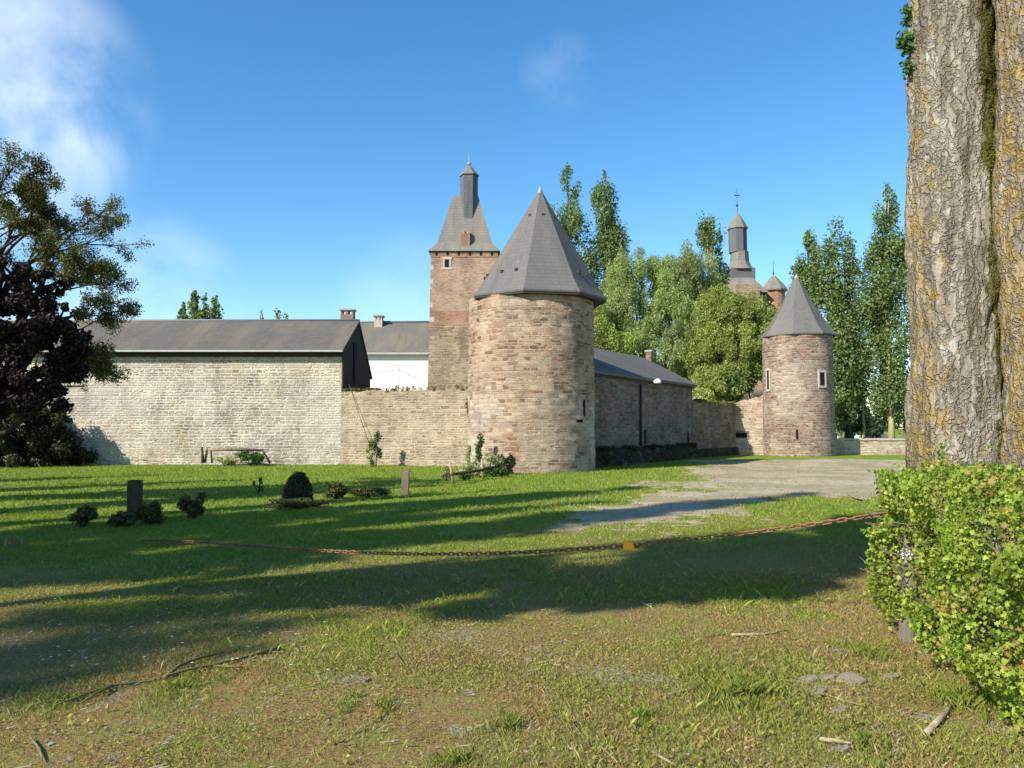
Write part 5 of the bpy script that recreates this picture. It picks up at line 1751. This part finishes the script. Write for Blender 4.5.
def sapling(px, py0, py1, rw, mat, label, seed, Y):
    a = at(px, py1, Y); b = at(px, py0, Y); k = Y / F
    root = empty('sapling', (a.x, Y, 0), label, 'sapling', 'saplings at the old walls')
    m = MB(); m.tube([(a.x, Y, 0), ((a.x + b.x) / 2 + .04, Y, b.z / 2), b], [.025, .02, .008], 5); m.build('stem', M['bark'], root)
    r = np.random.default_rng(seed); cl = []
    for i in range(8):
        t = i / 7; z = a.z + (b.z - a.z) * t
        cl.append((a.x + r.normal() * rw * k * .4, Y + r.normal() * .08, max(z, .1), rw * k * .6, rw * k * .5, .16))
    P, dn, _ = clump_points(np.array(cl), 420, r, .2)
    leaf_object('foliage', P, .07 + .06 * r.random(len(P)), M[mat], root, .6, None, .1, seed)


sapling(479, 438, 458, 5, 'shrub', 'young bright green sapling against the big tower behind the fence', 231, 27.6)
sapling(470, 446, 462, 3.5, 'palebush', 'thin yellowish sapling in the corner of yard wall and big tower', 232, 29.4)
sapling(376, 434, 455, 5, 'shrub', 'slender green sapling climbing the yard wall below the cable', 233, 32.3)
sapling(371, 445, 466, 4, 'palebush', 'short pale sapling at the foot of the yard wall cable', 234, 32.2)
# weeds on shaded wing
q = on_wing(616, 440, .4)
shrub('climbing_plant', 'thin dark climbing plant on the shaded wing wall', 616, 463, 6, 40, 260, .12, 'darkbush', 235, None, 9)

# old log frame with ivy before the barn
lf = empty('log_frame', gr(204, 463.5), 'broken weathered log rail and stakes leaning at the barn wall', 'log')
m = MB(); m.tube([at(203, 463, 33.2), at(202, 447, 33.2)], [.07, .05], 7); m.build('stake', M['wood_dark'], lf)
m = MB(); m.tube([at(205, 463, 33.3), at(207.5, 447, 33.4)], [.05, .05], 7); m.build('stake', M['wood_old'], lf)
m = MB(); m.tube([at(208, 450, 33.3), at(232, 449, 33.3), at(262, 450, 33.3)], [.06, .09, .05], 7); m.build('rail', M['wood_old'], lf)
m = MB(); m.tube([at(211, 451, 33.3), at(212, 463, 33.25)], [.04, .04], 6); m.build('stake', M['wood_dark'], lf)
m = MB(); m.tube([at(262, 449, 33.3), at(270, 463, 33.1)], [.05, .05], 6); m.build('stake', M['wood_dark'], lf)
shrub('wall_bush', 'green leafy bush growing over the log rail at the barn wall', 250, 466, 18, 18, 1800, .09, 'shrub', 241, 'weeds along the barn wall')
shrub('wall_bush', 'paler straggly weeds under the left end of the log rail', 224, 466, 15, 11, 700, .09, 'palebush', 242, 'weeds along the barn wall')

# ================================================================== grass (stuff)
def green_at(X, Y):
    """0 = dry mossy foreground, 1 = lush lawn"""
    v = Y - .28 * X + (fbm(X * .35, Y * .35, 6.0, 4) - .5) * 8
    return np.clip((v - 6.6) / 5.5, 0, 1)


def blades(n, y0, y1, hmin, hmax, wid, seed, xmarg=1.0, patch=None):
    r = np.random.default_rng(seed)
    Y = y0 + (y1 - y0) * np.sqrt(r.random(n) * (1 - (y0 / y1) ** 2) + (y0 / y1) ** 2) if y0 > 0 else y1 * np.sqrt(r.random(n))
    Y = np.sqrt(r.random(n) * (y1 ** 2 - y0 ** 2) + y0 ** 2)
    X = (r.random(n) * 2 - 1) * (Y * .68 + xmarg)
    gm = green_at(X, Y)
    dens = fbm(X * 1.3, Y * 1.3, 3.0, 4); pat = fbm(X * .8 + 5, Y * .8, 8.0, 3)
    dm = drive_mask(X, Y)
    keep = (r.random(n) < np.clip(.30 + 2.4 * (dens - .38), .12, 1)) | (gm > .5)
    keep &= r.random(n) < np.clip(1 - (dm + .7) * .5, .10, 1)
    gm = gm * np.clip(-(dm + .2) / 2.2, .2, 1)
    keep &= ~((Y > 33.7) & (X < BX)) & ~(np.hypot(X - CX, Y - CY) < CR + .05)
    X, Y, gm, dens, pat = X[keep], Y[keep], gm[keep], dens[keep], pat[keep]
    n = len(X)
    tuft = np.clip((pat - .56) * 5, 0, 1)              # fresh green clumps in the dry part
    H = (hmin + (hmax - hmin) * r.random(n) ** 1.5) * (.55 + .9 * dens) * (1 + .35 * tuft * (1 - gm))
    ang = r.random(n) * 6.283
    lean = r.normal(size=(n, 2)) * .45
    wx, wy = np.cos(ang) * wid * .5, np.sin(ang) * wid * .5
    V = np.empty((n, 4, 3))
    V[:, 0] = np.stack([X - wx, Y - wy, np.full(n, -.005)], 1)
    V[:, 1] = np.stack([X + wx, Y + wy, np.full(n, -.005)], 1)
    V[:, 2] = np.stack([X + wx * .6 + lean[:, 0] * H * .45, Y + wy * .6 + lean[:, 1] * H * .45, H * .62], 1)
    V[:, 3] = np.stack([X + lean[:, 0] * H * 1.1, Y + lean[:, 1] * H * 1.1, H], 1)
    q = r.random(n)[:, None]
    lush = np.array([.11, .175, .016]) * (1 - q) + np.array([.31, .38, .055]) * q
    dryc = np.where(q < .42, np.array([.29, .20, .07]), np.where(q < .72, np.array([.37, .31, .095]), np.array([.44, .37, .18])))
    fresh = np.array([.17, .25, .03]) * (1 - q) + np.array([.36, .40, .07]) * q
    pg = np.clip(.42 + (fbm(X * 2.6 + 9, Y * 2.0, 17.0, 4) - .5) * 3.4, .03, .9)
    gfac = np.clip(tuft + (r.random(n) < pg) * .85, 0, 1)[:, None]
    dryc = dryc * (1 - gfac) + fresh * gfac
    c = dryc * (1 - gm[:, None]) + lush * gm[:, None]
    c = c * (.8 + .4 * r.random(n)[:, None])
    col = np.concatenate([c, np.ones((n, 1))], 1)
    return V, col


def tuft_blades(px, py, rpx, n, hh, seed):
    r = np.random.default_rng(seed); g = gr(px, py); k = g.y / F
    an = r.random(n) * 6.283; q = np.abs(r.normal(size=n)) * .62
    X = g.x + np.cos(an) * q * rpx * k; Y = g.y + np.sin(an) * q * rpx * k * 1.5
    ok = fbm(X * 6, Y * 6, seed, 3) > .42
    X, Y, q = X[ok], Y[ok], q[ok]; n = len(X)
    H = hh * (.4 + .8 * r.random(n)) * np.clip(1.1 - .45 * q, .3, 1.1)
    a2 = r.random(n) * 6.283; w = .0022
    wx, wy = np.cos(a2) * w, np.sin(a2) * w; ln = r.normal(size=(n, 2)) * .4
    V = np.empty((n, 4, 3))
    V[:, 0] = np.stack([X - wx, Y - wy, 0 * X], 1); V[:, 1] = np.stack([X + wx, Y + wy, 0 * X], 1)
    V[:, 2] = np.stack([X + wx * .6 + ln[:, 0] * H * .4, Y + wy * .6 + ln[:, 1] * H * .4, H * .62], 1)
    V[:, 3] = np.stack([X + ln[:, 0] * H, Y + ln[:, 1] * H, H], 1)
    c = np.array([.12, .19, .022]) + r.random(n)[:, None] * np.array([.20, .13, .05])
    return V, np.concatenate([c, np.ones((n, 1))], 1)


sets = [blades(420000, 3.2, 8.5, .007, .030, .003, 301), blades(170000, 8.0, 15, .015, .045, .006, 302), blades(150000, 14.5, 36, .03, .075, .014, 303, 2.0),
        blades(2500, 3.2, 9, .03, .08, .003, 304)]
for i_, a_ in enumerate(((370, 708, 36, 1500, .05), (510, 728, 26, 800, .05), (745, 695, 60, 3200, .075), (865, 655, 34, 1300, .06), (700, 672, 50, 900, .05), (180, 690, 60, 1200, .05), (60, 700, 70, 1500, .04), (640, 720, 40, 600, .05), (860, 740, 60, 1000, .05), (960, 700, 50, 1200, .08), (455, 760, 40, 500, .05))):
    sets.append(tuft_blades(*a_, 500 + i_))
V = np.concatenate([s[0] for s in sets]); C = np.concatenate([s[1] for s in sets])
gobj = np_mesh('grass', V.reshape(-1, 3), np.arange(len(V) * 4).reshape(-1, 4), M['blades'], None, {'col': ('FLOAT_COLOR', np.repeat(C, 4, axis=0))})
tag(gobj, 'short patchy grass of the foreground and lawn', 'grass', kind='stuff')

# broad little weeds in the turf (clover-like)
n = 120000
Y = np.sqrt(rng.random(n) * (11 ** 2 - 3.2 ** 2) + 3.2 ** 2); X = (rng.random(n) * 2 - 1) * (Y * .68 + .8)
ok = fbm(X * 1.1 + 3, Y * 1.1, 14.0, 4) > .42
X, Y = X[ok], Y[ok]; n = len(X)
P = np.stack([X, Y, .008 + .02 * rng.random(n)], 1)
nr = rng.normal(size=(n, 3)) * .45; nr[:, 2] += 1
Vw, Fw = leaves_np(P, .009 + .012 * rng.random(n), .75, nr, 0, 305)
q = rng.random(n)[:, None]
cc = np.where(q < .46, np.array([.23, .28, .04]), np.where(q < .68, np.array([.36, .32, .08]), np.array([.34, .23, .085])))
wo_ = np_mesh('weeds', Vw, Fw, M['blades'], None, {'col': ('FLOAT_COLOR', np.repeat(np.concatenate([cc, np.ones((n, 1))], 1), 4, axis=0))})
tag(wo_, 'mat of tiny leaved weeds and moss in the foreground turf', 'weeds', kind='stuff')

# pebbles (stuff)
mb_v = []; mb_f = []
ico = [(0, 0, 1), (.9, 0, .3), (.28, .85, .3), (-.72, .53, .3), (-.72, -.53, .3), (.28, -.85, .3)]
n = 1100
Y = np.sqrt(rng.random(n * 4) * (8.5 ** 2 - 3.2 ** 2) + 3.2 ** 2); X = (rng.random(n * 4) * 2 - 1) * (Y * .68 + .4)
pm = fbm(X * .9, Y * .9, 21.0, 4) + np.clip((5.2 - Y) * .08, -.15, .12) + .05 * (np.abs(X - .2) < .9)
pm += .12 * np.exp(-((X - .1) / .8) ** 2 - ((Y - 3.9) / .6) ** 2)
sel = np.where(pm > .60)[0][:n]
Vp = []; Fp = []; Cp = []
for c, i in enumerate(sel):
    s = .006 + .012 * random.random() ** 2.2
    a = random.uniform(0, 6.28); ca, sa = math.cos(a), math.sin(a)
    sx, sy, sz2 = s * random.uniform(.8, 1.5), s * random.uniform(.7, 1.1), s * random.uniform(.5, .9)
    b = len(Vp)
    for (x, y, z) in ico:
        x *= sx * random.uniform(.8, 1.2); y *= sy * random.uniform(.8, 1.2)
        Vp.append((X[i] + ca * x - sa * y, Y[i] + sa * x + ca * y, z * sz2 + .001))
    for k in range(5): Fp.append((b, b + 1 + k, b + 1 + (k + 1) % 5))
    g_ = random.choice((.2, .26, .32, .4, .5)) * random.uniform(.8, 1.1); Cp += [(g_, g_ * .95, g_ * .87, 1)] * 6
pb = np_mesh('pebbles', Vp, Fp, M['blades'], None, {'col': ('FLOAT_COLOR', Cp)})
tag(pb, 'small grey pebbles scattered through the foreground turf', 'pebbles', kind='stuff')

# straw / dead twig litter (stuff)
n = 2600
Y = np.sqrt(rng.random(n) * (9 ** 2 - 3.2 ** 2) + 3.2 ** 2); X = (rng.random(n) * 2 - 1) * (Y * .68 + .4)
an = rng.random(n) * 3.14; ln = .02 + .07 * rng.random(n) ** 2; w = .0022
dx, dy = np.cos(an) * ln / 2, np.sin(an) * ln / 2; ox, oy = -np.sin(an) * w, np.cos(an) * w; z = .008 + .025 * rng.random(n)
Vs = np.stack([np.stack([X - dx - ox, Y - dy - oy, z], 1), np.stack([X + dx - ox, Y + dy - oy, z + .006], 1), np.stack([X + dx + ox, Y + dy + oy, z + .008], 1), np.stack([X - dx + ox, Y - dy + oy, z + .003], 1)], 1)
q = rng.random(n)[:, None]; cc = np.where(q < .5, np.array([.16, .11, .07]), np.array([.42, .36, .26]))
lt = np_mesh('litter', Vs.reshape(-1, 3), np.arange(n * 4).reshape(n, 4), M['blades'], None, {'col': ('FLOAT_COLOR', np.repeat(np.concatenate([cc, np.ones((n, 1))], 1), 4, axis=0))})
tag(lt, 'dry straw and dead stalk litter on the foreground turf', 'litter', kind='stuff')

# daisies (stuff)
n = 70; Vs = []; Cs = []
for i in range(n):
    px = random.uniform(5, 330); py = random.uniform(545, 680); g = gr(px, py)
    for k in range(1):
        s = .013; zc = .045
        a = [(g.x + s * math.cos(t), g.y + s * math.sin(t), zc + .004 * math.sin(t * 2)) for t in (0, 1.57, 3.14, 4.71)]
        Vs += a; Cs += [(.8, .8, .78, 1)] * 4
ds = np_mesh('daisies', Vs, np.arange(n * 4).reshape(n, 4), M['blades'], None, {'col': ('FLOAT_COLOR', Cs)})
tag(ds, 'tiny white daisies dotted through the shaded left grass', 'daisies', kind='stuff')

# ---------------------------------------------------------- fallen branch and twigs
M['mossbranch'] = plain('mossy_branch', (.20, .21, .05), .9, .6, 14, 0, .4, (.08, .065, .035))
fb = empty('fallen_branch', gr(150, 690), 'long mossy fallen branch with forks lying in the left foreground', 'branch')


def ground_tube(pxs, r0, r1, lift=.02):
    pts = []
    for i, (a, b) in enumerate(pxs):
        g = gr(a, b); pts.append(Vector((g.x, g.y, r0 + lift * random.random())))
    n = len(pts); return pts, [r0 + (r1 - r0) * i / (n - 1) for i in range(n)]


for j, (pxs, r0, r1) in enumerate(((((280, 652), (250, 659), (215, 667), (185, 676), (150, 683), (112, 690), (85, 699), (55, 712)), .013, .005),
                                   (((165, 681), (180, 670), (200, 662), (225, 658)), .014, .005), (((112, 690), (95, 700), (80, 708)), .010, .004), (((215, 668), (232, 672), (245, 670)), .009, .004), (((85, 700), (50, 704), (25, 711)), .007, .003))):
    p_, r_ = ground_tube(pxs, r0, r1, .03); m = MB(); m.tube(p_, r_, 7); m.build('limb' if j == 0 else 'fork', M['mossbranch'], fb)

tw = [((731, 637), (760, 636), (788, 633), .011, 'pale straight stick lying right of centre in the sunny foreground', 'wood_pale'),
      ((668, 697), (690, 692), (708, 686), .008, 'dark bent twig beside a green tuft in the right foreground', 'wood_old'),
      ((630, 674), (655, 681), (660, 686), .006, 'thin hooked twig left of the green tuft', 'wood_old'),
      ((826, 696), (845, 703), (862, 708), .007, 'twig lying between the flat grey stones', 'wood_pale'),
      ((926, 738), (945, 718), (955, 704), .017, 'thick pale cut stick leaning at the foot of the hedge', 'wood_pale'),
      ((820, 742), (838, 745), (852, 748), .013, 'short pale splinter of wood below the flat stones', 'wood_pale'),
      ((600, 748), (612, 758), (618, 766), .006, 'curved pale stem at the bottom edge near the middle', 'wood_pale'),
      ((650, 752), (664, 762), (676, 768), .008, 'pale twig at the bottom edge right of the middle', 'wood_pale'),
      ((395, 652), (402, 664), (410, 672), .004, 'tiny upright reddish stem in the sunny turf', 'wood_old'),
      ((170, 592), (178, 590), (184, 587), .008, 'pale stick lying in the dark shade on the left', 'wood_pale'),
      ((640, 604), (650, 608), (656, 612), .006, 'small pale stick at the edge of the shadow right of centre', 'wood_pale'),
      ((476, 605), (484, 611), (489, 613), .006, 'small pale stick at the shadow edge near the middle', 'wood_pale'),
      ((30, 740), (40, 752), (42, 764), .007, 'forked grey twig in the bottom left corner', 'wood_old'),
      ((570, 722), (585, 742), (592, 752), .004, 'red-brown seedling stalk in the bottom middle turf', 'wood_old'),
      ((690, 640), (720, 636), (728, 634), .004, 'dark thin stem touching the long pale stick', 'wood_dark'),
      ((256, 655), (275, 654), (290, 655), .008, 'grey stick lying at the shadow edge beyond the fallen branch', 'wood_old')]
for a, b, c, rad, lb, mt in tw:
    p_, _ = ground_tube((a, b, c), rad, rad, .012)
    m = MB(); m.tube(p_, [rad, rad * .9, rad * .5], 6)
    tag(m.build('twig', M[mt]), lb, 'twig', 'twigs lying in the foreground')

# ---------------------------------------------------------- flat stones by the hedge
M['flatstone'] = plain('flat_stone', (.26, .215, .16), .9, .4, 14, 0, .5)
stn = [(806, 681, 13, 5, .04, 'flat grey stone leftmost of the cluster beside the hedge', .3), (824, 679, 12, 5, .05, 'flat stone second from left in the hedge-side cluster', -.2), (852, 682, 14, 8, .07, 'largest tilted brown slab in the stone cluster beside the hedge', .9),
       (815, 694, 12, 5, .04, 'low grey stone at the front left of the stone cluster', .1), (888, 678, 12, 5, .04, 'bluish flat stone close to the hedge foot', .0), (836, 712, 13, 5, .03, 'flat stone half sunk below the stone cluster', .4),
       (836, 751, 14, 6, .03, 'greenish flat stone near the bottom right edge', -.1), (838, 651, 5, 2, .03, 'small pale stone above the stone cluster', 0), (366, 706 - 25, 4, 3, .03, 'small round grey stone in the central turf', 0), (528, 661, 4, 3, .03, 'small round grey stone right of the central weeds', .2),
       (884, 668, 9, 3, .03, 'narrow stone between hedge foot and cluster', .1)]
for (px, py, rx, ry, hh, lb, an) in stn:
    g = gr(px, py); k = g.y / F
    n = 10; vs = []; fs = []
    rads = [random.uniform(.75, 1.15) for _ in range(n)]
    ryy = ry * k * g.y / EYE * .55
    hh *= .38
    for z, s in ((-.02, 1.0), (hh * .7, .96), (hh, .8)):
        for i in range(n):
            a = 2 * math.pi * i / n
            x = math.cos(a) * rx * k * rads[i] * s; y = math.sin(a) * ryy * rads[i] * s
            vs.append((g.x + x * math.cos(an) - y * math.sin(an), g.y + x * math.sin(an) + y * math.cos(an), z + (.25 * x if z > 0 else 0) + random.uniform(-.004, .004)))
    for j in range(2):
        for i in range(n): fs.append((j * n + i, j * n + (i + 1) % n, (j + 1) * n + (i + 1) % n, (j + 1) * n + i))
    fs.append(tuple(2 * n + i for i in range(n)))
    m = MB(); m.add(vs, fs); tag(m.build('flat_stone', M['flatstone']), lb, 'stone', 'loose stones in the foreground')

# ---------------------------------------------------------- yellow seedlings
M['yleaf'] = leafmat('yellow_leaves', [(0, (.24, .28, .035)), (.6, (.36, .33, .04)), (1, (.36, .22, .06))], .3, vscale=9, var=.1)
for i, (px, py, n_, lb) in enumerate(((108, 712, 3, 'yellow seedling with orange leaf near the fallen branch'), (91, 728, 4, 'bright yellow two-leaved seedling in the left foreground'), (66, 727, 3, 'small flat yellow seedling leftmost in the foreground'), (335, 744, 4, 'yellow seedling left of the bottom middle'), (343, 765, 3, 'yellow leaf at the bottom edge left of centre'),
                                      (683, 729, 5, 'yellow-green seedling in the bottom right turf'), (702, 750, 3, 'round yellow leaf at the bottom right of centre'), (802, 707, 4, 'yellow sprig beside the flat stones'), (864, 708, 5, 'orange-yellow sprig right of the flat stones'), (765, 738, 4, 'greenish yellow sprig low in the right turf'), (690, 766, 3, 'green leaf sprig on the bottom edge right'), (570, 725, 5, 'upright yellow-green sprig in the bottom middle'))):
    g = gr(px, py)
    P = np.array([g.x, g.y, .035]) + rng.normal(size=(n_, 3)) * np.array([.018, .018, .014])
    nr = rng.normal(size=(n_, 3)) * .5 + np.array([-.2, -.8, .7])
    root = empty('seedling', (g.x, g.y, 0), lb, 'seedling', 'yellow seedlings in the turf')
    for q_ in range(n_): leaf_object('leaf', P[q_:q_ + 1], .022 + .012 * rng.random(1), M['yleaf'], root, .7, nr[q_:q_ + 1], 0, 400 + i * 9 + q_)
    m = MB(); m.tube([(g.x, g.y, 0), (g.x + .004, g.y, .04)], [.003, .002], 4); m.build('stem', M['yleaf'], root)
